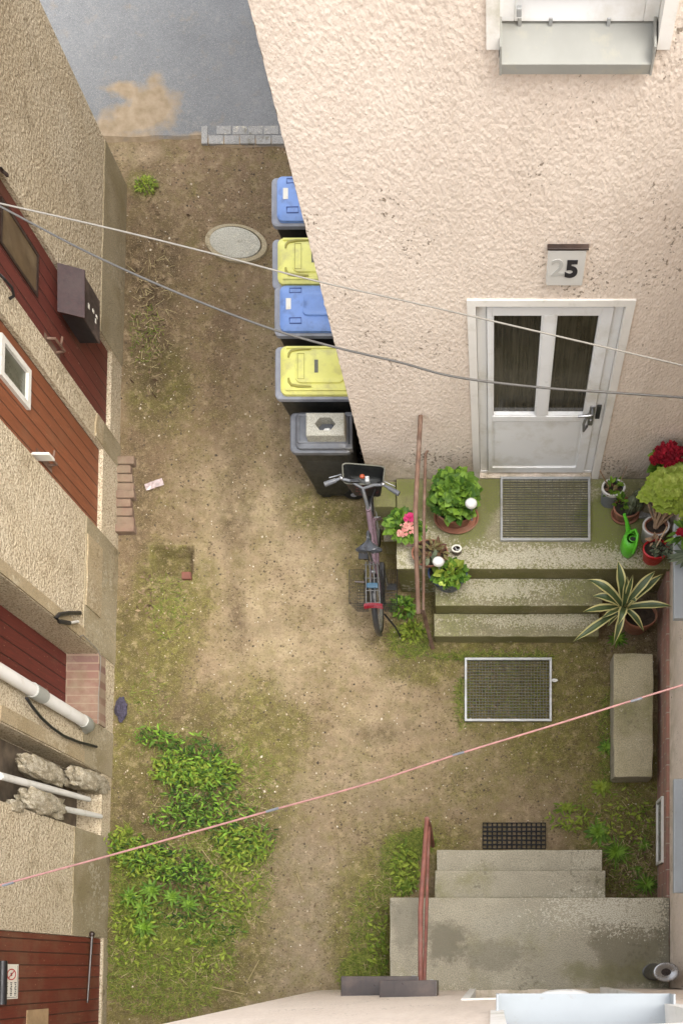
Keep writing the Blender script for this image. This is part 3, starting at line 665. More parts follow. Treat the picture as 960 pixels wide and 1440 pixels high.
mb = MB(); mb.box(.126, .784, y + .02, y + .03, 4.631, 5.819); mb.build('pane', M['dull_pane'], sw)
metal_sill(sw, 0.03, 0.885, SYW + .047, SYW - .155, 4.43, 4.50, M['sill_light'])
surround(sh, fS, .05, .86, 4.45, 5.9, 0.06, 0.012, .12)

# --- east house with brick base
eh = thing('plaster_house', 'pale plaster house over a low red brick base, along the right edge', 'house', (EX, 2, 0))
fE = lambda u, v, dd: Vector((EX + dd, u, v))
mb = MB(); holed(mb, fE, SYW + .004, NY - .004, .47, 4.6, [(2.86, 3.66, 1.43, 2.6, .15), (.62, 1.57, 1.43, 2.6, .15)]); hull(mb, fE, SYW + .004, NY - .004, .47, 4.6, 5.0)
mb.face([fE(SYW + .004, .47, 0), fE(NY - .004, .47, 0), fE(NY - .004, .47, 1), fE(SYW + .004, .47, 1)])
mb.build('wall', M['plaster'], eh)
mb = MB(); mb.box(EX - .028, EX + 1, SYW + .004, NY - .004, -.15, .468, bev=.004); bw_ = mb.build('brick_base', M['brick_base'], eh)
mb = MB(); ym, yM = 1.0, 1.62
for r in ((ym, ym + .03, .03, .33), (yM - .03, yM, .03, .33), (ym + .03, yM - .03, .29, .33), (ym + .03, yM - .03, .03, .06)): mb.box(EX - .05, EX - .02, r[0], r[1], r[2], r[3], bev=.003)
cw = mb.build('cellar_window', M['pale_frame'], eh)
mb = MB(); mb.box(EX - .033, EX - .0285, ym + .03, yM - .03, .06, .29); mb.build('pane', M['dull_pane'], cw)
mb = MB(); mb.box(EX - .10, 6.3, SYW + .01, NY - .01, 4.6, 4.75); mb.build('roof', M['roof'], eh)
for (y0, y1) in ((2.86, 3.66), (.62, 1.57)):
    mb = MB()
    for r in ((y0 + .004, y0 + .07, 1.47, 2.59), (y1 - .07, y1 - .004, 1.47, 2.59), (y0 + .07, y1 - .07, 1.47, 1.54), (y0 + .07, y1 - .07, 2.52, 2.59)): mb.box(EX + .08, EX + .145, r[0], r[1], r[2], r[3], bev=.005)
    w_ = mb.build('window', M['pvc_white'], eh)
    mb = MB(); mb.box(EX + .1, EX + .11, y0 + .071, y1 - .071, 1.541, 2.519); mb.build('pane', M['dull_pane'], w_)
    mb = MB(); mb.box(EX - .14, EX + .1, y0 + .01, y1 - .01, 1.36, 1.425, bev=.006); mb.build('sill', M['sill_light'], w_)

# --- west outbuilding with the red doors
Xw = lambda y: -3.735 + (y + .52) * .0246
fW = lambda u, v, dd: Vector((Xw(u) - dd, u, v))
WB0, WB1, WH = -3.0, 7.58, 2.95
wh = thing('outbuilding', 'long tan roughcast outbuilding with red plank doors down the left side', 'outbuilding', (Xw(3) - 1.5, 3, 0))
holes = [(5.075, 5.83, .22, 2.28, .07), (4.06, 4.83, .36, 2.25, .07), (2.285, 2.94, .345, 2.25, .33), (1.27, 1.85, .2, 2.12, .24), (-1.3, .305, .10, 2.3, .05)]
mb = MB(); holed(mb, fW, WB0, WB1, -.2, WH, holes); hull(mb, fW, WB0, WB1, -.2, WH, 3.2)
mb.build('wall', M['roughcast'], wh)
mb = MB(); mb.grid([[fW(WB0 - .2, WH, -.22), fW(WB1 + .2, WH, -.22)], [fW(WB0 - .2, WH + .25, 3.4), fW(WB1 + .2, WH + .25, 3.4)], [fW(WB0 - .2, WH + .33, 3.4), fW(WB1 + .2, WH + .33, 3.4)], [fW(WB0 - .2, WH + .08, -.22), fW(WB1 + .2, WH + .08, -.22)]], cv=True)
mb.build('roof', M['roof'], wh)
def skin(name, mat, u0, u1, v0, v1, pr=.012, parent=None, rag=.0, n=14, kw=None):
    """render patch standing proud of the wall, with a ragged top edge"""
    mb = MB(); top, bot = [], []
    for i in range(n + 1):
        u = u0 + (u1 - u0) * i / n; r = rag * noise.noise(Vector((u * 9, v1 * 5, 0)))
        top.append((u, v1 + r)); bot.append((u, v0))
    rows = [[fW(u, v, -pr) for u, v in bot], [fW(u, v, -pr) for u, v in top], [fW(u, v, .02) for u, v in top]]
    mb.grid(rows)
    for side in (0, -1):
        mb.face([rows[0][side], rows[1][side], rows[2][side], fW(bot[side][0], v0, .02)])
    return mb.build(name, mat, parent or wh)
skin('plinth', M['plinth'], 5.835, 7.583, -.1, .50, .008, rag=.012, n=40)
skin('plinth', M['plinth'], 4.84, 5.07, -.1, .42, .008, rag=.02)
skin('plinth', M['plinth'], 2.945, 4.055, -.1, .70, .008, rag=.02, n=30)
skin('plinth', M['plinth'], 1.855, 2.28, -.1, .66, .008, rag=.03)
skin('plinth', M['plinth'], .31, 1.265, -.1, .78, .008, rag=.03, n=24)
skin('render_patch', M['smooth_tan'], 3.26, 3.90, .37, .69, .022, rag=.03)
skin('render_patch', M['smooth_tan'], 4.845, 5.06, .40, .56, .016, rag=.03)
skin('render_band', M['smooth_tan'], 2.945, 3.045, .68, 2.3, .016)
skin('render_band', M['smooth_tan'], 1.86, 1.98, .64, 2.1, .016, rag=.02)
skin('plinth', M['plinth'], -3.0, .30, -.1, .095, .01)
def wdoor(mat, u0, u1, v0, v1, dp, n=1):
    mb = MB(); g_ = 0.006
    mb.grid([[fW(u0 + g_, v0 + g_, dp - .03), fW(u1 - g_, v0 + g_, dp - .03)], [fW(u0 + g_, v1 - g_, dp - .03), fW(u1 - g_, v1 - g_, dp - .03)]])
    r = [(u0 + g_, v0 + g_), (u1 - g_, v0 + g_), (u1 - g_, v1 - g_), (u0 + g_, v1 - g_)]
    for k in range(4):
        p, q = r[k], r[(k + 1) % 4]; mb.face([fW(*p, dp - .03), fW(*q, dp - .03), fW(*q, dp - .002), fW(*p, dp - .002)])
    return mb.build('door', mat, wh)
d1 = wdoor(M['door1'], 5.075, 5.83, .22, 2.28, .07)
d2 = wdoor(M['door2'], 4.06, 4.83, .36, 2.25, .07)
d3 = wdoor(M['door3'], 2.285, 2.94, .345, 2.25, .33)
d4 = wdoor(M['door4'], -1.3, .305, .10, 2.3, .05)
def framed_pane(parent, u0, u1, v0, v1, dp, fw, fmat, pmat, pr=.03):
    mb = MB()
    for (a, b, c, e) in ((u0, u0 + fw, v0, v1), (u1 - fw, u1, v0, v1), (u0 + fw, u1 - fw, v0, v0 + fw), (u0 + fw, u1 - fw, v1 - fw, v1)):
        pts = [(a, c), (b, c), (b, e), (a, e)]
        mb.face([fW(*p, dp - pr) for p in pts])
        for k in range(4): p, q = pts[k], pts[(k + 1) % 4]; mb.face([fW(*p, dp - pr), fW(*q, dp - pr), fW(*q, dp), fW(*p, dp)])
    fr = mb.build('window', fmat, parent)
    mb = MB(); mb.face([fW(u0 + fw, v0 + fw, dp - .006), fW(u1 - fw, v0 + fw, dp - .006), fW(u1 - fw, v1 - fw, dp - .006), fW(u0 + fw, v1 - fw, dp - .006)])
    mb.build('pane', pmat, parent)
framed_pane(d1, 5.36, 5.70, 1.60, 2.18, .04, .025, M['dark_brown'], M['brown_pane'], .012)
framed_pane(d2, 4.40, 4.71, 1.71, 2.16, .04, .045, M['pale_frame'], M['dull_pane'])
def latch(parent, u, v):
    mb = MB(); mb.tube([fW(u, v + .10, .03), fW(u, v + .10, -.035), fW(u, v - .06, -.04), fW(u, v - .08, .03)], .011)
    mb.tube([fW(u, v, -.035), fW(u + .08, v - .005, -.045)], .01)
    p = [fW(u - .03, v + .14, .035), fW(u + .03, v + .14, .035), fW(u + .03, v - .14, .035), fW(u - .03, v - .14, .035)]
    mb.face(p); mb.build('handle', M['rust'], parent, smooth=40)
latch(d1, 5.15, 1.33); latch(d2, 4.16, 1.42)
mb = MB(); mb.box(Xw(4.1) - .04, Xw(4.1) + .10, 4.10, 4.12, 1.52, 1.62, bev=.004); mb.build('latch_plate', M['pale_frame'], d2)
mb = MB(); mb.tube([fW(.34, .42, -.03), fW(.30, .42, -.03), fW(-.30, .44, -.012)], [.018, .014, .009]); mb.ball(fW(.33, .42, -.03), .028); mb.build('hinge', M['dark_brown'], d4, smooth=40)
mb = MB(); p = [(-.36, 1.16), (-.325, 1.16), (-.325, 1.16)]
q = [fW(-.60, 1.15, .013), fW(-.325, 1.15, .013), fW(-.325, 1.52, .013), fW(-.60, 1.52, .013)]; q2 = [v + Vector((-.01, 0, 0)) for v in q]
mb.face(q)
for k in range(4): mb.face([q[k], q[(k + 1) % 4], q2[(k + 1) % 4], q2[k]])
mb.build('bare_board', M['bare_wood'], d4)
# brick threshold of the deep door, and rough lintel reveals
mb = MB(); mb.box(-4.0, Xw(2.6) + .012, 2.287, 2.938, .20, .352, bev=.004); mb.build('brick_threshold', M['brick_sill'], wh)
# niche contents
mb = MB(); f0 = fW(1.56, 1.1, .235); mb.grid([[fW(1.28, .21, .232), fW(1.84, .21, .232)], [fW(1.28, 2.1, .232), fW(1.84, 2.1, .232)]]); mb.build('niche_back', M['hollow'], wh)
# ------------------------------------------------------------------ steps, stone, gratings
def slab(name, mats, x0, x1, y0, y1, z0, z1, parent=None, bev=.012, jit=.006, **kw):
    """cast block: worn edges, top and front materials"""
    mb = MB(); b = bmesh.new()
    c = [Vector((x, y, z)) for z in (z0, z1) for y in (y0, y1) for x in (x0, x1)]
    vs = [b.verts.new(v) for v in c]
    for q in ((0, 2, 3, 1), (4, 5, 7, 6), (0, 1, 5, 4), (1, 3, 7, 5), (3, 2, 6, 7), (2, 0, 4, 6)): b.faces.new([vs[i] for i in q])
    n = max(1, int(max(x1 - x0, y1 - y0) / .06))
    bmesh.ops.bevel(b, geom=list(b.edges), offset=bev, segments=2, affect='EDGES', profile=.6)
    long = [e for e in b.edges if e.calc_length() > .12]
    bmesh.ops.subdivide_edges(b, edges=long, cuts=min(14, n), use_grid_fill=True)
    for v in b.verts:
        nz = noise.fractal(v.co * 7, 1, 2, 3)
        v.co += Vector((noise.noise(v.co * 6 + Vector((5, 0, 0))), noise.noise(v.co * 6 + Vector((0, 5, 0))), .5 * nz)) * jit
    b.normal_update()
    b.faces.ensure_lookup_table()
    top = set(f.index for f in b.faces if f.normal.z > .5)
    b.faces.index_update()
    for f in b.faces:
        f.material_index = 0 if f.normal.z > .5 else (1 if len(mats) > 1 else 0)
    b.verts.index_update(); mp = [mb.bm.verts.new(v.co) for v in b.verts]
    for f in b.faces:
        mb.mi = f.material_index; mb._f([mp[v.index] for v in f.verts])
    b.free()
    return mb.build(name, mats, parent, smooth=35, **kw)
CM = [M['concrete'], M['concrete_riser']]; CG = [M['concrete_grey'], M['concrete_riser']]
st = thing('entrance_steps', 'mossy concrete entrance steps with potted plants, below the white door', 'steps', (0.3, 3.6, 0))
slab('landing', CM, -.874, EX - .004, 3.653, NY - .004, -.1, LZ, st)
slab('step', CM, -.535, 1.02, 3.393, 3.649, -.1, .32, st)
slab('step', CM, -.555, 1.01, 3.171, 3.389, -.1, .14, st)
slab('side_block', [M['concrete']], -1.09, -.879, 4.24, NY - .004, -.1, .47, st, bev=.02)
slab('side_block', CG, -1.02, -.879, 4.02, 4.236, -.1, .26, st, bev=.02)
st2 = thing('entrance_steps', 'bare grey concrete steps and cracked landing at the bottom of the yard', 'steps', (0.3, .5, 0))
slab('landing', CG, -.935, EX - .006, SYW - .03, .662, -.1, .50, st2)
slab('step', CG, -.536, 1.052, .666, .926, -.1, .335, st2)
slab('step', CG, -.528, 1.04, .93, 1.139, -.1, .17, st2)
mb = MB(); mb.box(-.12, .955, SYW - .24, SYW - .034, .3, .497, bev=.006); mb.build('threshold', M['concrete_grey'], st2)
a, b = P(862, 1094, .24), P(918, 918, .24)
slab('stone_bench', [M['bench'], M['concrete_grey']], a.x, b.x, a.y + .01, b.y, -.05, .24, None, bev=.022, jit=.01, label='long weathered stone block lying along the brick base of the right house', cat='stone block', origin=((a.x + b.x) / 2, (a.y + b.y) / 2, 0))

def grating(label, x0, x1, y0, y1, z, nx, ny, group):
    t = thing('metal_grating', label, 'grating', ((x0 + x1) / 2, (y0 + y1) / 2, z), group)
    mb = MB(); f = .022
    for r in ((x0, x1, y0, y0 + f), (x0, x1, y1 - f, y1), (x0, x0 + f, y0 + f, y1 - f), (x1 - f, x1, y0 + f, y1 - f)): mb.box(*r, z - .004, z + .03, bev=.002)
    mb.build('frame', M['galv'], t)
    mb = MB()
    for i in range(1, nx):
        x = x0 + f + (x1 - x0 - 2 * f) * i / nx; mb.box(x - .0017, x + .0017, y0 + f, y1 - f, z + .001, z + .022)
    for i in range(1, ny):
        y = y0 + f + (y1 - y0 - 2 * f) * i / ny; mb.box(x0 + f, x1 - f, y - .0015, y + .0015, z + .004, z + .0195)
    mb.build('bars', M['galv_bar'], t)
a, b = P(703, 762, LZ), P(829, 672, LZ)
grating('rectangular steel foot grating lying on the landing at the white door', a.x, b.x, a.y, b.y - .005, LZ + .004, 12, 24, 'steel foot gratings')
a, b = P(653, 1015), P(775, 926)
grating('rectangular steel foot grating set in the earth below the mossy steps', a.x, b.x, a.y, b.y, .0, 27, 20, 'steel foot gratings')
a, b = P(678, 1194), P(767, 1157); mb = MB()
for i in range(13):
    for j in range(6):
        cx = a.x + (b.x - a.x) * (i + .5) / 13; cy = a.y + (b.y - a.y) * (j + .5) / 6; k = (b.x - a.x) / 26; l = (b.y - a.y) / 12
        o = [Vector((cx + k * u * 1.0, cy + l * v * 1.0, .012)) for u, v in ((-1, -1), (1, -1), (1, 1), (-1, 1))]
        n = [Vector((cx + k * u * .66, cy + l * v * .66, .014)) for u, v in ((-1, -1), (1, -1), (1, 1), (-1, 1))]
        dn = [v - Vector((0, 0, .014)) for v in n]; lo = [v - Vector((0, 0, .022)) for v in o]
        for q in range(4):
            mb.face([o[q], o[(q + 1) % 4], n[(q + 1) % 4], n[q]]); mb.face([n[q], n[(q + 1) % 4], dn[(q + 1) % 4], dn[q]]); mb.face([o[q], o[(q + 1) % 4], lo[(q + 1) % 4], lo[q]])
mb.build('rubber_mat', M['rubber'], label='black rubber honeycomb doormat in front of the grey bottom steps', cat='doormat', origin=((a.x + b.x) / 2, (a.y + b.y) / 2, 0))
# manhole
c = P(331, 342); mt = thing('manhole_cover', 'oval pale stone manhole cover half buried in the earth by the bins', 'manhole cover', c)
Mr = Matrix.Translation(c) @ Matrix.Rotation(R(-9), 4, 'Z') @ Matrix.Translation(-c)
mb = MB(); mb.lathe([(.0, .019), (.10, .020), (.20, .017), (.245, .012), (.25, -.02)], c, 40, .60, Mr, cap0=False); mb.build('cover', M['block'], mt, smooth=40)
mb = MB(); mb.lathe([(.252, -.02), (.254, .014), (.30, .008), (.31, -.03)], c + Vector((.008, 0, 0)), 40, .60, Mr, cap0=False); mb.build('frame', M['plinth'], mt, smooth=40)

# ------------------------------------------------------------------ rails
def rail(label, top, mid, post, mat, anchors, r=.019):
    t = thing('handrail', label, 'handrail', Vector((post[-1][0], post[-1][1], 0)))
    mb = MB(); mb.tube(top, r, 10); mb.build('top_rail', mat, t, smooth=50)
    mb = MB(); mb.tube(mid, r * .72, 10); mb.build('middle_rail', mat, t, smooth=50)
    mb = MB(); mb.tube(post, r * 1.05, 10); mb.build('post', mat, t, smooth=50)
    for p, q in anchors:
        mb = MB(); mb.tube([p, q], .010, 8); mb.build('wall_bracket', mat, t, smooth=50)
A, B_, Cp = P(591, 585, 1.50), P(584, 712, 1.50), P(588, 862, .95)
m0, m1, m2 = P(598, 638, .97), P(596, 722, .97), P(595, 858, .48)
foot = P(608, 911, -.02)
rail('rusty double pipe handrail beside the mossy steps', [A, B_, B_.lerp(Cp, .5) + Vector((-.004, 0, .01)), Cp], [m0, m1, m2], [Cp + Vector((0, .01, .02)), m2 + Vector((0, -.02, 0)), foot], M['rust'],
     [(A, A + Vector((.06, .08, 0))), (m0, m0 + Vector((.06, .08, 0)))])
A, Cp = P(591, 1376, 1.45), P(600, 1152, 1.0); m0, m1 = P(596, 1376, 1.0), P(603, 1160, .60); foot = P(608, 1189, -.02)
A.y = SYW - .03; m0.y = SYW - .03
rail('reddish painted double pipe handrail beside the grey steps', [A, P(591, 1280, 1.42), Cp], [m0, m0.lerp(m1, .5), m1], [Cp + Vector((0, .0, .015)), m1, foot], M['red_rust'], [(m0, m0 + Vector((.0, -.05, 0)))], .021)

# ------------------------------------------------------------------ things on the walls
# number box
def text_obj(txt, size, loc, rot, mat, name, parent, thick=.0025, off=0.0, sx=1.0):
    cu = bpy.data.curves.new(name, 'FONT'); cu.body = txt; cu.size = size; cu.extrude = thick; cu.offset = off; cu.align_x = 'CENTER'; cu.align_y = 'CENTER'
    tmp = bpy.data.objects.new(name, cu); C.objects.link(tmp)
    bpy.context.view_layer.update()
    me = bpy.data.meshes.new_from_object(tmp.evaluated_get(bpy.context.evaluated_depsgraph_get()))
    bpy.data.objects.remove(tmp); bpy.data.curves.remove(cu)
    Mx = Matrix.Translation(loc) @ rot @ Matrix.Diagonal((sx, 1, 1, 1)); base = root_loc(parent)
    for v in me.vertices: v.co = (Mx @ v.co) - base
    me.materials.clear(); me.materials.append(mat)
    o = bpy.data.objects.new(name, me); C.objects.link(o); o.parent = parent; return o
zt, zb = 3.30, 2.99; yf = NY - .028; x0, x1 = .350, .582
nb = thing('house_number_sign', 'white house number box reading 25 with only the 5 still black, above the door', 'house number', ((x0 + x1) / 2, NY, zb))
mb = MB(); mb.box(x0 - .004, x1 + .004, yf + .012, NY + .02, zb, zt, bev=.008); mb.build('housing', M['smooth_white'], nb)
mb = MB(); mb.box(x0, x1, yf, yf + .014, zb + .006, zt - .006, bev=.005); mb.build('face', M['sign_face'], nb)
mb = MB(); mb.box(x0 - .012, x1 + .014, yf - .003, NY + .02, zt + .001, zt + .016, bev=.003); mb.build('cap', M['dark_brown'], nb)
r90 = Matrix.Rotation(R(90), 4, 'X')
text_obj('5', .195, Vector((x0 + .152, yf - .002, (zt + zb) / 2 - .006)), r90, M['ink'], 'digit', nb, .0025, .0075, .88)
text_obj('2', .195, Vector((x0 + .064, yf - .001, (zt + zb) / 2 + .004)), r90, M['ghost_ink'], 'digit', nb, .0025, .003, .9)

# two mailboxes seen from above on the south wall
def wallbox(label, x0, x1, yb, yf, z0, z1):
    t = thing('mailbox', label, 'mailbox', ((x0 + x1) / 2, yb, z0), 'dark mailboxes on the bottom wall')
    mb = MB(); mb.box(x0, x1, yb, yf - .005, z0, z1 - .02, bev=.006); mb.build('body', M['dark_brown'], t)
    mb = MB(); mb.box(x0 - .004, x1 + .004, yb, yf, z1 - .019, z1, bev=.006); mb.box(x0 + (x1 - x0) * .26, x0 + (x1 - x0) * .27, yb + .02, yf + .001, z1 - .01, z1 + .003); mb.build('lid', M['dark_brown'], t)
    mb = MB(); mb.box(x1 - .06, x1 - .03, yf - .004, yf + .004, z1 - .16, z1 - .11, bev=.003); mb.build('lock', M['galv'], t)
wallbox('longer and lower dark mailbox, reaching left of the grey steps handrail', -1.22, -.60, SYW - .07, -.05, 1.15, 1.50)
wallbox('shorter and higher dark mailbox, right under the upper end of the grey steps handrail', -.862, -.43, SYW - .05, -.078, 1.55, 1.90)
# bulkhead lamp over the south door, pole ashtray
lt = thing('wall_lamp', 'white oval wall lamp just peeping out above the bottom window sill', 'lamp', (.5, SYW, 2.95))
mb = MB(); mb.ball((.475, SYW + .005, 2.98), .16, 1.0, .22, .5, 3); mb.build('lamp_shade', M['globe'], lt, smooth=60)
mb = MB(); mb.box(.33, .62, SYW - .01, SYW + .006, 2.90, 3.06, bev=.006); mb.build('base', M['grey_plastic'], lt)
c = P(939, 1367, 1.17); c.z = .5
ab = thing('ashtray_stand', 'round brushed steel standing ashtray in the corner of the grey landing', 'ashtray', (c.x, c.y, .5))
c.x -= .015
mb = MB(); mb.lathe([(.10, .003), (.105, .03), (.092, .04), (.09, .62)], c, 32); mb.build('body', M['steel'], ab, smooth=40)
mb = MB(); mb.lathe([(.105, .60), (.112, .655), (.108, .668), (.094, .672), (.05, .655), (.042, .652)], c, 32, cap0=False); mb.build('rim', M['chrome'], ab, smooth=50)
mb = MB(); mb.lathe([(.0, .640), (.041, .6405), (.043, .651)], c, 32, cap0=False); 
for k in range(3): 
    a_ = k * math.pi / 3; mb.tube([c + Vector((.04 * math.cos(a_), SY * .04 * math.sin(a_), .65)), c - Vector((.04 * math.cos(a_), SY * .04 * math.sin(a_), -.65))], .004, 6)
mb.build('hole', M['dark_brown'], ab)

# mailbox on the first red door
bt = thing('mailbox', 'dark reddish newspaper box with pale scraps, hung on the uppermost red door', 'mailbox', (Xw(5.6), 5.6, .95))
mb = MB(); Bx = Xw(5.6) + .03
def bq(u, z, dx): return Vector((Bx + dx, u, z))
u0, u1, z0, z1, dd = 5.44, 5.80, .93, 1.34, .14
mb.grid([[bq(u0, z0, -.02), bq(u0, z0, dd)], [bq(u0, z1 - .05, -.02), bq(u0, z1 - .05, dd)]])
mb.grid([[bq(u1, z0, -.02), bq(u1, z0, dd)], [bq(u1, z1 - .05, -.02), bq(u1, z1 - .05, dd)]])
mb.face([bq(u0, z0, -.02), bq(u1, z0, -.02), bq(u1, z0, dd), bq(u0, z0, dd)])
mb.build('body', M['black'], bt)  # black sides: the shade on them is put into the colour
mb = MB(); mb.box(Bx + dd, Bx + dd + .012, u0 - .004, u1 + .004, z0 - .004, z1 - .055, bev=.004); mb.build('front', M['box_front'], bt)
mb = MB(); L4 = [bq(u0 - .02, z1 + .02, -.02), bq(u1 + .02, z1 + .02, -.02), bq(u1 + .02, z1 - .06, dd + .03), bq(u0 - .02, z1 - .06, dd + .03)]
mb.face(L4); mb.face([v - Vector((0, 0, .014)) for v in L4])
for k in range(4): mb.face([L4[k], L4[(k + 1) % 4], L4[(k + 1) % 4] - Vector((0, 0, .014)), L4[k] - Vector((0, 0, .014))])
mb.build('lid', M['red_box'], bt)
for (u, z, s, t_) in ((5.60, 1.16, .030, .018), (5.62, 1.07, .020, .02), (5.57, 1.02, .028, .012), (5.62, 1.0, .016, .02)):
    mb = MB(); mb.box(Bx + dd + .013, Bx + dd + .016, u - s * .7, u + s * .7, z - t_ * .7, z + t_ * .7); mb.build('sticker', M['sign_white'], bt)
# no-parking style notice, illegible lines
sg = thing('notice_sign', 'small white notice with a red prohibition ring on the lowest red door', 'sign', (Xw(0), -.09, 1.83))
u0, u1, z0, z1 = -.225, .045, 1.69, 1.955
def sq(u, z, p): return fW(u, z, .02 - p)
def plate(mb, a, b, c, e, p0, p1):
    q = [sq(a, c, p1), sq(b, c, p1), sq(b, e, p1), sq(a, e, p1)]; r = [sq(a, c, p0), sq(b, c, p0), sq(b, e, p0), sq(a, e, p0)]
    mb.face(q)
    for k in range(4): mb.face([q[k], q[(k + 1) % 4], r[(k + 1) % 4], r[k]])
mb = MB(); plate(mb, u0, u1, z0, z1, .0, .012); mb.build('plate', M['sign_white'], sg)
cu_, cz_ = -.035, 1.80
mb = MB()
for k in range(32):
    a0, a1 = k * math.pi / 16, (k + 1) * math.pi / 16
    mb.face([sq(cu_ + r_ * math.cos(a_), cz_ + 1.6 * r_ * math.sin(a_), .0135) for r_, a_ in ((.045, a0), (.045, a1), (.036, a1), (.036, a0))])
mb.face([sq(cu_ + a_, cz_ + b_ * 1.6, .0136) for a_, b_ in ((-.030, .024), (-.024, .030), (.030, -.024), (.024, -.030))])
mb.build('prohibition_ring', M['red_ink'], sg)
mb = MB()
for (z, n) in ((1.865, 7), (1.80, 8), (1.735, 8)):
    for k in range(n):
        u = -.10 - .11 * k / 8; plate(mb, u - .004, u + .004, z - .016 + .006 * (k % 2), z + .014 - .005 * (k % 3), .012, .0132)
plate(mb, cu_ - .012, cu_ + .012, cz_ - .012, cz_ + .012, .012, .0131)
for r in ((u0 + .01, u1 - .01, z0 + .012, z0 + .016), (u0 + .01, u0 + .014, z0 + .012, z1 - .012)): plate(mb, *r, .012, .0132)
mb.build('lettering', M['ink'], sg)
mb = MB(); mb.tube([fW(-.26, 2.03, -.04), fW(.07, 2.03, -.04)], .035, 12); mb.build('roller_guide', M['black'], label='black round bar over the white notice on the lowest red door', cat='bar', origin=fW(-.1, 2.03, 0), smooth=50)
# downpipe
dt = thing('downpipe', 'white plastic downpipe with grey joint running down beside the oxblood door', 'downpipe', fW(2.19, .7, -.08))
ax = Xw(2.19) + .075
mb = MB(); mb.tube([(ax, 2.19, .80), (ax, 2.19, 2.9)], .052, 18); mb.build('pipe', M['pipe_white'], dt, smooth=50)
mb = MB(); mb.tube([(ax, 2.19, 1.58), (ax, 2.19, 1.76)], .061, 18); mb.tube([(ax - .10, 2.19, 1.66), (ax, 2.19, 1.66)], .012); mb.build('joint', M['pipe_grey'], dt, smooth=50)
mb = MB(); mb.tube([(ax, 2.19, .84), (ax, 2.19, .74), (ax - .02, 2.19, .67), (ax - .10, 2.18, .60)], .058, 16); mb.build('elbow', M['pipe_grey'], dt, smooth=50)
pts = [P(38, 982), P(52, 1003), P(72, 1022), P(95, 1038), P(118, 1046), P(136, 1050)]
def on_wall(px, py, off):
    y = 3.0
    for _ in range(20):
        x = Xw(y) + off; h = FPX * x / (px - 692); y = (1364 - py) * h / FPX
    return Vector((x, y, CAM_H - h))
mb = MB(); mb.tube([on_wall(px, py, o_) for px, py, o_ in ((38, 982, .07), (46, 994, .06), (58, 1009, .05), (72, 1022, .045), (90, 1035, .045), (112, 1044, .045), (136, 1050, .05))], .013, 10)
mb.build('black_hose', M['black'], label='black hose hanging in a curve from the white downpipe joint', cat='hose', origin=on_wall(72, 1022, .04), smooth=50)
mb = MB(); mb.tube([on_wall(px, py, o_) for px, py, o_ in ((113, 862, .03), (98, 862, .05), (84, 864, .06), (79, 869, .06), (84, 874, .06), (98, 876, .05))], .018, 10)
mb.build('hook', M['black'], label='black U shaped hook on the wall above the pale render patch', cat='hook', origin=on_wall(95, 866, .02), smooth=50)
mb = MB(); mb.tube([on_wall(px, py, o_) for px, py, o_ in ((98, 876, .05), (110, 874, .04))], .012, 8); mb.build('sleeve', M['white_pot'], bpy.data.objects['hook'], smooth=50)
mb = MB(); mb.tube([on_wall(px, py, .03) for px, py in ((113, 895), (117, 893), (138, 914), (142, 925), (141, 950), (139, 975), (138, 1018))], .004, 6)
mb.build('thin_wire', M['white_line'], label='thin pale wire round the brick threshold of the deep door', cat='wire', origin=on_wall(140, 925, 0))
mb = MB(); mb.tube([on_wall(px, py, o_) for px, py, o_ in ((0, 386, .02), (6, 392, .06), (17, 404, .07), (20, 416, .06), (14, 420, .02))], .011, 8)
mb.build('black_hook', M['black'], label='black bent hook between the two upper red doors', cat='hook', origin=on_wall(10, 400, 0), smooth=50)
mb = MB(); mb.tube([on_wall(2, 238, .0), on_wall(2, 238, .05), on_wall(10, 246, .055)], .016, 8); mb.build('hinge', M['dark_brown'], d1, smooth=50)

# rubble and rods in the wall niche
def chunk(label, px0, py0, px1, py1, off, r, holes=0, seed=0):
    a, b = on_wall(px0, py0, off), on_wall(px1, py1, off); mb = MB(); bmx = bmesh.new()
    bmesh.ops.create_icosphere(bmx, subdivisions=4, radius=1)
    ax_ = (b - a) / 2; ce = (a + b) / 2; ay = Vector((0, 1, 0)) * r; az_ = Vector((1, 0, 0)) * r * .9
    for v in bmx.verts:
        co = v.co.copy(); k = max(abs(co.x), abs(co.y), abs(co.z)); co = co.lerp(co / k, .55)
        k2 = 1 + .22 * noise.fractal(co * 2.2 + Vector((seed * 3.1, seed, 0)), 1, 2, 3) - .25 * max(0, noise.noise(co * 3.1 + Vector((seed, 7, 3))) - .15) * 2
        v.co = ce + (ax_ * co.x + ay * co.y + az_ * co.z) * k2
    mb.add(bmx); mb.build('concrete_chunk', M['rubble'], label=label, cat='rubble', group='broken concrete lumps in the wall niche', origin=ce, smooth=60)
chunk('upper left long broken concrete lump in the wall niche', 30, 1070, 86, 1096, -.03, .085, seed=1)
chunk('lower broken concrete lump in the wall niche, below the pale rods', 30, 1120, 84, 1140, -.03, .10, seed=2)
chunk('pale broken concrete lump at the outer end of the wall niche', 98, 1090, 146, 1106, -.05, .10, seed=5)
chunk('small round concrete lump at the inner end of the wall niche', 12, 1132, 30, 1136, -.02, .05, seed=8)
for (p, q, r_, lb) in (((0, 1091, -.02), (125, 1124, -.02), .03, 'upper pale pipe crossing the wall niche'), ((88, 1137, .0), (142, 1148, .0), .026, 'lower short pale pipe crossing the wall niche'),):
    mb = MB(); mb.tube([on_wall(*p), on_wall(*p).lerp(on_wall(*q), .5), on_wall(*q)], [r_, r_ * 1.05, r_ * .8], 12); mb.build('pipe', M['pipe_white'], label=lb, cat='pipe', group='pale pipes in the wall niche', origin=on_wall(*p), smooth=50)
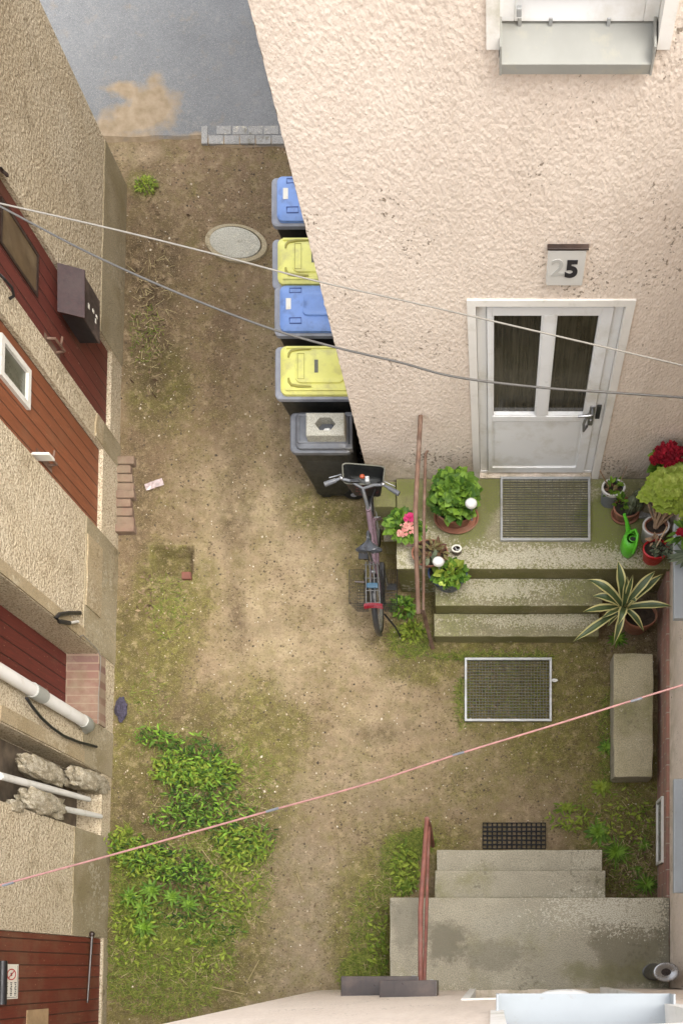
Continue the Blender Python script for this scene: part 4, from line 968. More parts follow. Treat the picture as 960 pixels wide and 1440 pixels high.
# brick step and pipe stub in front of the second door
mb = MB(); a, b = P(148, 742, .13), P(184, 634, .13)
for k in range(9):
    ya = a.y + (b.y - a.y) * k / 9; mb.box(a.x - .05, b.x - .012 * ((k * 5) % 4), ya + .002, a.y + (b.y - a.y) * (k + 1) / 9 - .002, -.05, .05 - .010 * ((k * 7) % 4), bev=.012)
mb.build('brick_step', simple('old_red_brick', (0.13, 0.07, 0.05), .9, .35, 9, .8, 40, dirt=(0.22, 0.17, 0.11), dirt_amt=1.3, dscale=7), label='worn low brick step in front of the red brown door with the white window', cat='step', origin=((a.x + b.x) / 2, (a.y + b.y) / 2, 0))
# rag and wrapper on the ground
mb = MB(); c = P(172, 998); mb.ball((c.x, c.y, .025), .075, .72, 1.4, .5, 4, .5); mb.build('rag', M['blanket'], label='crumpled dark purple rag at the foot of the left wall', cat='rag', origin=c, smooth=50)
mb = MB(); a, b = P(205, 686), P(230, 678); dr = (b - a).normalized(); sd = Vector((-dr.y, dr.x, 0))
mb.grid([[a + dr * (b - a).length * i / 6 + sd * (j - 1.5) * .022 + Vector((0, 0, .012 + .014 * noise.noise(Vector((i * 1.3, j * 2.1, 0))))) for j in range(4)] for i in range(7)])
mb.build('wrapper', M['wrapper'], label='crumpled mauve wrapper lying on the bare earth', cat='litter', origin=a)
mb = MB(); c = P(779, 957); mb.ball((c.x, c.y, .008), .022, 1.4, .7, .4, 2, .6); mb.build('paper_scrap', M['white_pot'], label='small white scrap beside the grating in the earth', cat='litter', origin=c)

# ------------------------------------------------------------------ lines across the yard
def line(name, label, cat, pix, z, r, mat, clips=None, wob=0.0):
    (x0, y0), (x1, y1) = pix[0], pix[1]; e0, e1 = pix[0], pix[-1]
    def ext(p, q, X):
        k = (CAM_H - z) / FPX; px = 692 + X / k; t = (px - p[0]) / (q[0] - p[0]); return (px, p[1] + (q[1] - p[1]) * t)
    full = [ext(pix[0], pix[1], -3.4)] + list(pix) + [ext(pix[-2], pix[-1], EX)]
    ctl = [P(px, py, z) for px, py in full]; pts = []
    for i in range(len(ctl) - 1):
        p0, p1, p2, p3 = ctl[max(i - 1, 0)], ctl[i], ctl[i + 1], ctl[min(i + 2, len(ctl) - 1)]
        for k in range(8):
            t = k / 8; pts.append(.5 * ((2 * p1) + (-p0 + p2) * t + (2 * p0 - 5 * p1 + 4 * p2 - p3) * t * t + (-p0 + 3 * p1 - 3 * p2 + p3) * t ** 3))
    pts.append(ctl[-1])
    pts[0] = Vector((-3.2 - .35, pts[0].y, z))
    mb = MB(); mb.tube(pts, r, 8); o = mb.build(name, mat, label=label, cat=cat, origin=pts[0], smooth=60)
    # iron stay that carries the line above the outbuilding roof
    mb = MB(); mb.tube([(pts[0].x - .05, pts[0].y, 2.7), (pts[0].x - .05, pts[0].y, z + .05), (pts[0].x, pts[0].y, z)], .014, 8); mb.build('stay', M['dark_brown'], o, smooth=50)
    for (px, py, dx) in clips or ():
        a, b = P(px - dx, py + dx * .29, z), P(px + dx, py - dx * .29, z); mb = MB(); mb.tube([a, b], r * 1.25, 8); mb.build('clip', M['dark_grey_plastic'], o)
line('washing_line', 'thin white cord stretched across the yard above the grey cable', 'cord', [(0, 286), (150, 320), (300, 357), (440, 394), (600, 430), (780, 472), (960, 514)], 3.9, .0045, M['white_line'])
line('overhead_cable', 'grey cable sagging across the white door from the left wall', 'cable', [(0, 290), (130, 358), (260, 416), (380, 462), (470, 488), (560, 509), (640, 530), (760, 545), (860, 552), (960, 559)], 3.7, .0062, M['grey_cable'])
line('clothesline', 'pink clothesline with short black clips across the lower yard', 'cord', [(0, 1245), (180, 1196), (380, 1140), (520, 1101), (645, 1060), (780, 1019), (895, 983), (960, 963)], 4.2, .0055, M['pink_line'], [(12, 1243, 8), (383, 1139, 9), (644, 1060, 8), (894, 984, 8)])
# ------------------------------------------------------------------ wheelie bins (front towards -X, wheels at the wall)
def rrect(cx, cy, hx, hy, r, z, n=5):
    p = []
    for (sx, sy, a0) in ((1, 1, 0), (-1, 1, 90), (-1, -1, 180), (1, -1, 270)):
        for k in range(n + 1):
            a = R(a0 + 90 * k / n); p.append(Vector((cx + sx * (hx - r) + r * math.cos(a), cy + sy * (hy - r) + r * math.sin(a), z)))
    return p
def wheelie(label, xf, cy, w, d, h, lid, group, small=False):
    cx = xf + d / 2; t = thing('wheelie_bin', label, 'bin', (cx, cy, 0), group)
    hx, hy = d / 2, w / 2; bz = h - .09
    mb = MB()
    prof = [(.04, .74, .80), (.10, .76, .82), (bz - .10, .94, .94), (bz - .02, .955, .955)]
    rows = [rrect(cx + hx * .045 * (1 - (z / h)) * 2, cy, hx * kx, hy * ky, .04, z) for z, kx, ky in prof]
    mb.grid(rows, cu=True); mb._f([mb.bm.verts.new(v) for v in rows[0]])
    mb.box(xf + d * .24, xf + d * .40, cy - hy * .78, cy + hy * .78, .0, .05, bev=.01)
    for s in (-1, 1): mb.box(xf + .10, xf + d - .12, cy + s * hy * .885 - .008, cy + s * hy * .885 + .008, .12, bz - .12, bev=.006)
    mb.build('body', M['black_plastic'], t, smooth=40)
    rm = M['dark_grey_plastic'] if small else M['grey_plastic']
    mb = MB()
    rows = [rrect(cx, cy, hx - .045, hy - .035, .035, bz - .05), rrect(cx, cy, hx - .012, hy - .012, .04, bz - .045), rrect(cx, cy, hx, hy, .045, bz - .035), rrect(cx, cy, hx, hy, .045, bz + .002), rrect(cx, cy, hx - .012, hy - .012, .04, bz + .012), rrect(cx, cy, hx - .05, hy - .045, .03, bz + .008)]
    mb.grid(rows, cu=True); mb.build('rim', rm, t, smooth=40)
    # lid
    lz = bz + .012; lm, ld = lid
    lx0, lx1 = xf + .055, xf + d - .02; lcx, lhx, lhy = (lx0 + lx1) / 2, (lx1 - lx0) / 2, hy - .018
    mb = MB()
    lay = [(0, 0, .05), (0, .028, .05), (.018, .046, .055), (.05, .060, .05), (.12, .070, .04)]
    rows = [rrect(lcx, cy, lhx - i, lhy - min(i, lhy * .5), r_, lz + z) for i, z, r_ in lay]
    V = mb.grid(rows, cu=True); mb._f(V[-1])
    yel = lm is M['yellow_lid']
    if yel:      # raised panel in the middle
        px0, px1 = lx0 + .13, lx1 - .09
        rows = [rrect((px0 + px1) / 2, cy, (px1 - px0) / 2 - i, lhy * .66 - i, .05, lz + z) for i, z in ((0, .058), (.004, .080), (.014, .086))]
        V = mb.grid(rows, cu=True); mb._f(V[-1])
        for s in (-1, 1): mb.box(lx0 + .05, lx1 - .06, cy + s * (lhy - .028) - .010, cy + s * (lhy - .028) + .010, lz + .03, lz + .062, bev=.006)
    elif not small:
        px0, px1 = lx0 + .20, lx1 - .02
        rows = [rrect((px0 + px1) / 2, cy, (px1 - px0) / 2 - i, lhy * .50 - i, .045, lz + z) for i, z in ((0, .060), (.004, .086), (.016, .090), (.032, .082), (.05, .080))]
        V = mb.grid(rows, cu=True); mb._f(V[-1])
    else:
        for s in (-1, 1): mb.tube([Vector((lx0 + .03, cy + s * (lhy - .04), lz + .055)), Vector((lx1 - .02, cy + s * (lhy - .04), lz + .060))], .010, 8)
        mb.tube([Vector((lx0 + .03, cy - lhy + .04, lz + .055)), Vector((lx0 + .03, cy + lhy - .04, lz + .055))], .012, 8)
    l_ = mb.build('lid', lm, t, smooth=35)
    if yel:
        for s in (-1, 1):
            pts = [Vector((lx0 + .075, cy + s * lhy * .42, lz + .056)), Vector((lx0 + .08, cy + s * lhy * .58, lz + .058)), Vector((lx0 + .10, cy + s * lhy * .70, lz + .060)), Vector((lx0 + .16, cy + s * lhy * .76, lz + .064)), Vector((lx0 + .27, cy + s * lhy * .78, lz + .067))]
            mb = MB(); mb.tube(pts, [.012, .014, .014, .011, .005], 8); mb.build('grip', ld, l_, smooth=50)
    elif not small:
        for s in (-1, 1):
            a, b = lx0 + .09, lx0 + .19; y0 = cy + s * (lhy - .075)
            mb = MB(); mb.tube([Vector((a, y0 - s * .012, lz + .064)), Vector((a, y0 + s * .030, lz + .058)), Vector((b, y0 + s * .030, lz + .060)), Vector((b, y0 - s * .012, lz + .068)), Vector((a, y0 - s * .012, lz + .064))], .0055, 6); mb.build('grip', ld, l_, smooth=50)
    if yel:
        mb = MB(); xs_ = lx0 + .30; mb.box(xs_, xs_ + .032, cy - .055, cy + .055, lz + .0855, lz + .0875); mb.build('sticker', M['sticker'], l_)
        mb = MB()
        a, b = lx0 + .155, lx0 + .215
        for q in ((a, b, -.11, -.106), (a, b, .106, .11), (a, a + .004, -.106, .106), (b - .004, b, -.106, .106)): mb.box(q[0], q[1], cy + q[2], cy + q[3], lz + .0845, lz + .0885)
        mb.build('embossed_frame', M['yellow_dark'], l_)
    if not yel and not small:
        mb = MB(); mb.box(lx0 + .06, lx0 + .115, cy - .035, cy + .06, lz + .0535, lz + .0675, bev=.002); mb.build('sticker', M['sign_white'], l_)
    # hinge bar and wheels at the wall side
    mb = MB(); mb.tube([Vector((xf + d + .0, cy - hy * .8, bz + .03)), Vector((xf + d + .0, cy + hy * .8, bz + .03))], .014, 8)
    for s in (-1, 1): mb.box(xf + d - .05, xf + d + .015, cy + s * hy * .8 - .02, cy + s * hy * .8 + .02, bz - .02, bz + .045, bev=.006)
    mb.build('handle', rm, t, smooth=40)
    for s in (-1, 1):
        wc = Vector((xf + d - .09, cy + s * (hy * .80), .10)); mb = MB(); rows = []
        for (r_, o_) in ((.03, -.024), (.075, -.024), (.096, -.018), (.10, 0), (.096, .018), (.075, .024), (.03, .024)):
            rows.append([wc + Vector((r_ * math.cos(2 * math.pi * k / 24), o_, r_ * math.sin(2 * math.pi * k / 24))) for k in range(24)])
        V = mb.grid(rows, cu=True); mb._f(V[0][::-1]); mb._f(V[-1]); wl = mb.build('wheel', M['rubber'], t, smooth=40)
        mb = MB(); mb.tube([wc + Vector((0, -.027, 0)), wc + Vector((0, .027, 0))], .03, 16); mb.build('hub', M['grey_plastic'], wl)
    return t
def cyof(p0, p1, z): return ((P(0, p0, z) + P(0, p1, z)) / 2).y
BL, YL, GL = (M['blue_lid'], M['blue_dark']), (M['yellow_lid'], M['yellow_dark']), (M['dark_grey_plastic'], M['dark_grey_plastic'])
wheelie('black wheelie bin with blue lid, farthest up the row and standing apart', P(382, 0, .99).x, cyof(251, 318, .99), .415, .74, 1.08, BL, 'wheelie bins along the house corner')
wheelie('black wheelie bin with yellow lid, between the two blue lidded bins', P(383, 0, .99).x, cyof(338, 406, .99), .425, .72, 1.08, YL, 'wheelie bins along the house corner')
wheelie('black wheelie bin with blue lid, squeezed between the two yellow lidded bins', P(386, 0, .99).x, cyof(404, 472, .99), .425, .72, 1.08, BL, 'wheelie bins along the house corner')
wheelie('black wheelie bin with yellow lid, next to the small grey bin', P(387, 0, .99).x, cyof(488, 562, .99), .45, .72, 1.08, YL, 'wheelie bins along the house corner')
gx, gy = P(408, 0, .86).x, cyof(581, 637, .86)
wheelie('smaller dark grey wheelie bin with a concrete block on its lid, beside the bicycle', gx, gy, .35, .535, .95, GL, 'wheelie bins along the house corner', True)
# hollow concrete block on the small bin: hexagonal hole
mb = MB(); zc = .95 - .09 + .012 + .071; c0, c1 = P(430, 612, zc + .10), P(484, 580, zc + .10); cc = (c0 + c1) / 2; hx, hy = abs(c1.x - c0.x) / 2, abs(c1.y - c0.y) / 2
def ring(z, o=0):
    pts = []
    for k in range(24):
        a = 2 * math.pi * k / 24 + R(15) * 0; ca, sa = math.cos(a), math.sin(a); m = max(abs(ca), abs(sa)); pts.append(Vector((cc.x + (hx - o) * ca / m, cc.y + (hy - o) * sa / m, z)))
    return pts
def hexa(z):
    pts = []
    for k in range(24):
        a = 2 * math.pi * k / 24; q = (a % (math.pi / 3)) - math.pi / 6; r_ = .10 * math.cos(math.pi / 6) / math.cos(q); pts.append(Vector((cc.x + .9 * r_ * math.cos(a), cc.y + SY * .85 * r_ * math.sin(a), z)))
    return pts
rows = [ring(zc), ring(zc + .092), ring(zc + .10, .008), hexa(zc + .10), hexa(zc)]
mb.grid(rows, cu=True, cv=True); mb.build('concrete_block', M['block'], label='pale square concrete block with a hexagonal hole, lying on the small bin lid', cat='concrete block', origin=(cc.x, cc.y, zc), smooth=30)
mb = MB(); mb.ball((cc.x + .006, cc.y - .02, zc + .018), .035, 1, .8, .6, 3, .3); mb.build('pebble', M['globe'], label='round pale stone lying inside the hole of the concrete block', cat='stone', origin=(cc.x, cc.y, zc), smooth=60)

# ------------------------------------------------------------------ bicycle (heading +Y, handlebar near the small bin)
bk = thing('bicycle', 'mauve city bicycle with wire panniers and a black front basket, parked by the mossy steps', 'bicycle', (-1.07, 3.75, 0))
BX = lambda y: -1.055 - .035 * (y - 3.15)
def B(y, z, dx=0.0): return Vector((BX(y) + dx - (z - .3) * .0 , y, z))
RYc, FYc, WR = 3.40, 4.20, .335
def wheel(yc):
    c = B(yc, WR); mb = MB(); rows = []
    for k in range(48):
        a = 2 * math.pi * k / 48; rows.append([Vector((c.x + .018 * math.cos(t), c.y + SY * (WR - .018 + .018 * math.sin(t)) * math.cos(a), c.z + (WR - .018 + .018 * math.sin(t)) * math.sin(a))) for t in np.linspace(0, 2 * math.pi, 8, endpoint=False)])
    mb.grid(rows, cu=True, cv=True); t_ = mb.build('wheel', M['rubber'], bk, smooth=60)
    mb = MB(); rows = []
    for k in range(48):
        a = 2 * math.pi * k / 48; rows.append([Vector((c.x + o, c.y + SY * r_ * math.cos(a), c.z + r_ * math.sin(a))) for o, r_ in ((-.012, .302), (.012, .302), (.011, .288), (-.011, .288))])
    mb.grid(rows, cu=True, cv=True); mb.build('rim', M['galv_bar'], t_, smooth=60)
    mb = MB()
    for k in range(28):
        a = 2 * math.pi * k / 28; mb.tube([Vector((c.x + (.022 if k % 2 else -.022), c.y, c.z)), Vector((c.x, c.y + SY * .29 * math.cos(a), c.z + .29 * math.sin(a)))], .0013, 4, cap=False)
    mb.tube([c + Vector((-.05, 0, 0)), c + Vector((.05, 0, 0))], .018, 10); mb.build('spokes', M['galv'], t_)
    def fend(a0, a1, name, mat):
        mb = MB(); rows = []
        for a in np.linspace(R(a0), R(a1), 22): rows.append([Vector((c.x + wx, c.y + SY * (WR + h_) * math.cos(a), c.z + (WR + h_) * math.sin(a))) for wx, h_ in ((-.027, .008), (-.018, .022), (0, .028), (.018, .022), (.027, .008))])
        mb.grid(rows); mb.build(name, mat, bk, smooth=60)
    return fend
fr_ = wheel(RYc); fr_(70, 214, 'mudguard', M['fender']); ff = wheel(FYc); ff(30, 130, 'mudguard', M['black'])
saddle_c = P(516, 762, .96); stem_c = P(511, 693, 1.02); bb = B(3.72, .30); st_top = B(3.64, .72)
mb = MB()
hd0, hd1 = B(4.06, .62), B(4.03, .88)
mb.tube([hd0, hd1], .022, 12); mb.tube([hd1 + Vector((0, 0, -.04)), B(3.86, .62), B(3.69, .52)], .024, 12); mb.tube([hd0 + Vector((.01, 0, .03)), B(3.86, .42, .014), bb], .022, 12)
mb.tube([bb, st_top], .017, 12)
for s in (-1, 1):
    mb.tube([bb + Vector((s * .03, 0, 0)), B(RYc, WR, s * .058)], .010, 8); mb.tube([st_top + Vector((s * .02, 0, -.05)), B(RYc, WR, s * .058)], .009, 8)
    mb.tube([hd0 + Vector((s * .03, 0, -.01)), B(FYc, WR, s * .055)], .012, 8)
mb.build('frame', M['mauve'], bk, smooth=60)
mb = MB(); mb.tube([st_top, Vector((saddle_c.x, saddle_c.y - .03, .92))], .013, 10); mb.build('seat_post', M['chrome'], bk, smooth=60)
# saddle: nose forward, two lobes behind
mb = MB(); rows = []
for i, t_ in enumerate(np.linspace(0, 1, 15)):
    y = saddle_c.y - .085 + .185 * t_; hw = (.118 * math.sqrt(max(.05, 1 - ((.2 - t_) / .2) ** 2)) if t_ < .2 else (.118 - .095 * min(1, (t_ - .2) / .36) ** 1.1)) * (1 if t_ < .93 else .7)
    zz = .965 + .02 * (1 - t_) ** 2 - .008 * t_
    rows.append([Vector((BX(y) + hw * u, y, zz - .05 * abs(u) ** 3 - .018 * math.exp(-(u / .3) ** 2) * (t_ < .7))) for u in np.linspace(-1, 1, 9)])
V = mb.grid(rows); low = [[v + Vector((0, 0, -.018)) for v in r] for r in rows]
mb.grid(low)
mb.grid([[r[0] for r in rows], [r[0] for r in low]]); mb.grid([[r[-1] for r in rows], [r[-1] for r in low]]); mb.grid([rows[0], low[0]]); mb.grid([rows[-1], low[-1]])
mb.build('saddle', M['saddle'], bk, smooth=50)
mb = MB()
for s in (-1, 1): mb.tube([Vector((BX(3.6) + s * .05, saddle_c.y - .085, .925)), Vector((BX(3.6) + s * .02, saddle_c.y, .92)), Vector((BX(3.7), saddle_c.y + .09, .935))], .0045, 6)
mb.build('saddle_rail', M['chrome'], bk)
# handlebar, grips, levers
L0, L1, L2, CL = P(457, 681, 1.06), P(478, 673, 1.07), P(492, 676, 1.06), P(510, 687, 1.03)
R2, R1, R0 = P(526, 682, 1.06), P(540, 682, 1.07), P(560, 694, 1.06)
mb = MB(); mb.tube([L0, L1, L2, CL.lerp(L2, .35), CL, CL.lerp(R2, .65), R2, R1, R0], .012, 10); mb.tube([hd1, stem_c + Vector((0, .01, .0)), CL], [.015, .014, .014], 10); mb.build('handlebar', M['dark_grey_plastic'], bk, smooth=60)
for a, b in ((L0, L1), (R0, R1)):
    mb = MB(); mb.tube([a + (a - b).normalized() * .005, a.lerp(b, .72)], [.021, .018], 12); mb.build('grip', M['dark_grey_plastic'], bk, smooth=50)
    mb = MB(); q = a.lerp(b, 1.08); mb.tube([q, q + Vector((0, .035, -.01)), a.lerp(b, .25) + Vector((0, .05, -.015))], .006, 8); mb.ball(q, .022, 1, .8, .8); mb.build('brake_lever', M['chrome'], bk, smooth=50)
mb = MB(); mb.ball(P(509, 670, 1.08), .024, 1, .8, .7); mb.build('bell', M['orange'], bk, smooth=50)
mb = MB(); q = P(516, 673, 1.08); mb.box(q.x - .018, q.x + .018, q.y - .03, q.y + .02, 1.03, 1.09, bev=.008); mb.build('bike_light', M['galv'], bk)
q = P(498, 676, 1.08); mb = MB(); mb.box(q.x - .035, q.x + .04, q.y - .012, q.y + .012, 1.055, 1.085, bev=.006); mb.build('shifter', M['black'], bk)
mb = MB()
for (a, b, c_) in ((L1, Vector((-1.17, 4.22, .95)), hd1), (R1, Vector((-1.0, 4.2, .95)), hd1), (L2, Vector((-1.10, 4.16, .92)), B(3.9, .66))):
    mb.tube([a, a.lerp(b, .6) + Vector((0, .02, .03)), b, c_], .004, 6)
mb.build('brake_cable', M['black'], bk)
# front basket: black bag in a light rimmed wire basket
zt_ = 1.02; c4 = [P(483, 680, zt_), P(538, 682, zt_), P(541, 656, zt_), P(481, 651, zt_)]; cen = sum(c4, Vector()) / 4
def bring(k, z, n=5):
    pts = []
    for i in range(4):
        a, b, c_ = c4[i - 1], c4[i], c4[(i + 1) % 4]
        for t_ in np.linspace(0, 1, n):
            p = b.lerp(a, .16).lerp(b, t_).lerp(b.lerp(b.lerp(c_, .16), t_), t_); p = cen + (p - cen) * k; pts.append(Vector((p.x, p.y, z)))
    return pts
mb = MB(); rows = [bring(.70, .76), bring(.84, .88), bring(.985, zt_ - .004)]
V = mb.grid(rows, cu=True); mb._f(V[0][::-1]); mb.build('basket', M['bag'], bk, smooth=50)
mb = MB(); rr = bring(1.0, zt_); mb.tube(rr + [rr[0]], .0065, 8); mb.build('basket_rim', M['galv_bar'], bk, smooth=50)
mb = MB(); V = mb.grid([bring(.98, zt_ + .002), bring(.86, .95), bring(.80, .90), bring(.72, .87), bring(.45, .885), bring(.2, .87)], cu=True); mb._f(V[-1]); mb.build('basket_liner', M['black_plastic'], bk, smooth=60)
# rear rack and wire panniers
mb = MB()
ry0, ry1, rz = 3.26, 3.60, .735
for dx in (-.062, -.02, .02, .062): mb.tube([B(ry1 + .02, rz + .01, dx * .8), B(ry0, rz, dx)], .006, 8)
for y in (ry0, 3.37, 3.48, ry1): mb.tube([B(y, rz, -.066), B(y, rz, .066)], .005, 6)
for s in (-1, 1): mb.tube([B(3.36, rz, s * .062), B(RYc, WR, s * .07)], .006, 8); mb.tube([B(3.55, rz, s * .062), B(RYc, WR, s * .07)], .006, 8)
mb.build('rear_rack', M['steel'], bk, smooth=50)
mb = MB(); mb.box(BX(3.4) - .05, BX(3.4) + .05, 3.385, 3.43, rz + .004, rz + .03, bev=.008); mb.build('rack_strap', M['bluegrip'], bk)
mb = MB(); rows = [[B(3.235 + .012 * math.cos(u * 1.4) + o, z, u * .082) for u in np.linspace(-1, 1, 9)] for o, z in ((-.018, .70), (-.03, .73), (-.012, .75), (.012, .745), (.012, .70))]
mb.grid(rows, cv=True); mb.build('tail_light', M['reflector'], bk, smooth=50)
for s, o0, o1 in ((-1, P(491, 0, .70).x, 0), (1, P(558, 0, .70).x, 0)):
    mb = MB(); xi = BX(3.45) + s * .075; xo = o0; y0_, y1_ = 3.27, 3.57; zt2, zb2 = .70, .42; xo2 = xo - s * .03
    def W4(*p, r_=.0022): mb.tube([Vector(q) for q in p], r_, 4, cap=False)
    def lvl(t): # outline at level t (0 bottom .. 1 top)
        x = xo2 + (xo - xo2) * t; z = zb2 + (zt2 - zb2) * t; i = .035 * (1 - t); return [(xi, y0_ + i, z), (x, y0_ + i + .02 * 0, z), (x, y1_ - i, z), (xi, y1_ - i, z)]
    for t in (0, .25, .5, .75, 1): q = lvl(t); W4(*q, q[0], r_=.004 if t == 1 else .0022)
    for k in range(9):
        u = k / 8; a, b = lvl(1), lvl(0)
        f_ = lambda q, i, j: tuple(Vector(q[i]).lerp(Vector(q[j]), u))
        W4(f_(a, 0, 1), f_(b, 0, 1), f_(b, 3, 2), f_(a, 3, 2)); W4(f_(a, 1, 2), f_(b, 1, 2), f_(b, 0, 3), f_(a, 0, 3))
    mb.build('pannier', M['black'], bk)
mb = MB(); mb.tube([B(3.46, .70, -.075), Vector((P(494, 0, .7).x + .03, 3.46, .71))], .010, 8); mb.build('pannier_handle', M['dark_brown'], bk)
mb = MB(); mb.tube([bb + Vector((-.06, 0, 0)), bb + Vector((.075, 0, 0))], .02, 12)
mb.tube([bb + Vector((.07, 0, 0)), bb + Vector((.085, -.09, -.13))], .010, 8); mb.tube([bb + Vector((-.06, 0, 0)), bb + Vector((-.075, .09, .13))], .010, 8)
mb.build('crank', M['chrome'], bk)
for o in (Vector((.12, -.09, -.13)), Vector((-.11, .09, .13))): mb = MB(); q = bb + o; mb.box(q.x - .045, q.x + .045, q.y - .03, q.y + .03, q.z - .012, q.z + .012, bev=.005); mb.build('pedal', M['black'], bk)
mb = MB(); mb.tube([B(3.30, .36, .06), B(3.24, .20, .14), B(3.22, .012, .17)], .009, 8); mb.build('kickstand', M['black'], bk)
mb = MB(); c = bb + Vector((.045, 0, 0)); rows = [[c + Vector((o, SY * r_ * math.cos(a), r_ * math.sin(a))) for a in np.linspace(0, 2 * math.pi, 24, endpoint=False)] for r_, o in ((.02, 0), (.085, 0), (.085, .004), (.02, .004))]
mb.grid(rows, cu=True); mb.box(c.x - .012, c.x + .03, RYc, c.y + .05, .30, .40, bev=.01); mb.build('chain_guard', M['black'], bk)

# ------------------------------------------------------------------ pots and plants
def rt(): return random.random()
def cloud(mb, c, rad, n, L, W, up=.5, droop=.25, fold=.25, blunt=.5, seed=0, shell=.35, nseg=3):
    rnd = random.Random(seed)
    for _ in range(n):
        while True:
            v = Vector((rnd.uniform(-1, 1), rnd.uniform(-1, 1), rnd.uniform(-.5, 1)))
            if shell < v.length < 1: break
        p = Vector((c[0] + v.x * rad[0], c[1] + v.y * rad[1], c[2] + v.z * rad[2]))
        d_ = Vector((v.x + rnd.uniform(-.5, .5), v.y + rnd.uniform(-.5, .5), up * rnd.uniform(.2, 1.2)))
        k = rnd.random(); mb.t = (k, k, k, 1)
        s_ = rnd.uniform(.7, 1.2); mb.leaf(p, d_, L * s_, W * s_, droop * rnd.uniform(.5, 1.5), fold, nseg, rnd.uniform(-.6, .6), blunt)
def petals(mb, c, rad, n, r_, seed=0):
    rnd = random.Random(seed)
    for _ in range(n):
        v = Vector((rnd.gauss(0, 1), rnd.gauss(0, 1), abs(rnd.gauss(0, 1)))).normalized() * rnd.uniform(.55, 1)
        p = Vector((c[0] + v.x * rad[0], c[1] + v.y * rad[1], c[2] + v.z * rad[2])); k = rnd.random(); mb.t = (k, k, k, 1)
        a0 = rnd.uniform(0, 6.28)
        for q in range(5):
            a = a0 + q * 1.2566; mb.leaf(p, (math.cos(a), math.sin(a) * .9, .35 + v.z * .4), r_, r_ * .9, .2, .1, 2, 0, .9)
def pot(t, c, zb, zt, rt_, rb, mat, lip=.012, soil_d=.03, saucer=None, rimmat=None, name='pot'):
    """c = centre of the rim (x, y); walls with thickness, soil inside"""
    h = zt - zb; o = Vector((c[0], c[1], zb)); mb = MB()
    mb.lathe([(rb, .003), (rb + (rt_ - rb) * .8, h * .8), (rt_ * .985, h * .82), (rt_, h * .84), (rt_, h - .004), (rt_ - .006, h), (rt_ - lip, h), (rt_ - lip - .004, h - soil_d - .01)], o, 36); mb.build(name, mat, t, smooth=40)
    if rimmat:
        mb = MB(); mb.lathe([(rt_ + .002, h * .86), (rt_ + .004, h + .002), (rt_ - lip * .4, h + .006), (rt_ - lip - .002, h + .002), (rt_ - lip - .002, h - .01)], o, 36, cap0=False); mb.build('rim', rimmat, t, smooth=40)
    mb = MB(); rows = []
    for r_ in (0.02, .4, .75, 1.0):
        rows.append([Vector((o.x + r_ * (rt_ - lip) * math.cos(a), o.y + SY * r_ * (rt_ - lip) * math.sin(a), zt - soil_d + .012 * noise.noise(Vector((math.cos(a) * r_ * 3, math.sin(a) * r_ * 3, o.x * 9))))) for a in np.linspace(0, 2 * math.pi, 28, endpoint=False)])
    V = mb.grid(rows, cu=True); mb._f(V[0]); mb.build('soil', M['soil'], t, smooth=60)
    if saucer:
        mb = MB(); mb.lathe([(saucer * .8, .002), (saucer * .95, .008), (saucer, .035), (saucer - .012, .036), (saucer * .88, .014), (.02, .012)], Vector((c[0], c[1], zb)), 36); mb.build('saucer', mat, t, smooth=40)
def potthing(label, cat, px, py, zt, zb, group=None):
    c = P(px, py, zt); return thing('potted_plant', label, cat, (c.x, c.y, zb), group), c
GP = 'potted plants around the white door'
# 1 big green geranium in terracotta with saucer
t, c = potthing('big bushy green plant in a terracotta pot with saucer, left of the door', 'potted plant', 640, 713, .74, LZ, GP)
pot(t, c, LZ, .74, .185, .125, M['terracotta'], saucer=.205)
mb = MB(); cloud(mb, (c.x, c.y + .05, .85), (.19, .19, .17), 420, .075, .075, .8, .35, .15, .95, 3, .45); cloud(mb, (c.x + .03, c.y + .03, .98), (.13, .11, .07), 170, .07, .075, .8, .3, .1, .95, 4, .2)
cloud(mb, (c.x - .16, c.y + .04, .74), (.06, .05, .05), 40, .06, .06, .4, .3, .1, .95, 5, .1)
mb.build('foliage', M['leaf_mid'], t)
mb = MB()
for k in range(14): a = k * 2.4; q = Vector((c.x + .12 * math.cos(a), c.y + .03 + .10 * math.sin(a), .92)); mb.tube([Vector((c.x + .03 * math.cos(a), c.y + .03 * math.sin(a), .70)), q], .005, 5)
mb.build('stem', M['leaf_dark'], t)
# 2 pink flowers at the left corner of the landing
t, c = potthing('pink and magenta flowers in a pale pink pot on the left corner of the landing', 'flowers', 574, 752, .66, LZ, GP)
pot(t, c, LZ, .66, .085, .06, M['pink_pot'])
mb = MB(); cloud(mb, (c.x - .05, c.y + .07, .70), (.13, .10, .08), 150, .075, .06, .5, .3, .2, .9, 11, .2); cloud(mb, (c.x + .06, c.y - .0, .69), (.07, .06, .05), 60, .06, .05, .5, .3, .2, .9, 12, .2); mb.build('foliage', M['leaf_mid'], t)
mb = MB(); q = P(573, 744, .76); petals(mb, q, (.07, .055, .045), 60, .018, 2); q2 = P(564, 751, .74); petals(mb, q2, (.035, .03, .03), 22, .017, 3); mb.build('pink_blossom', M['petal_pink'], t)
mb = MB(); q = P(575, 729, .78); petals(mb, q, (.05, .035, .035), 34, .02, 5); mb.build('magenta_blossom', M['petal_magenta'], t)
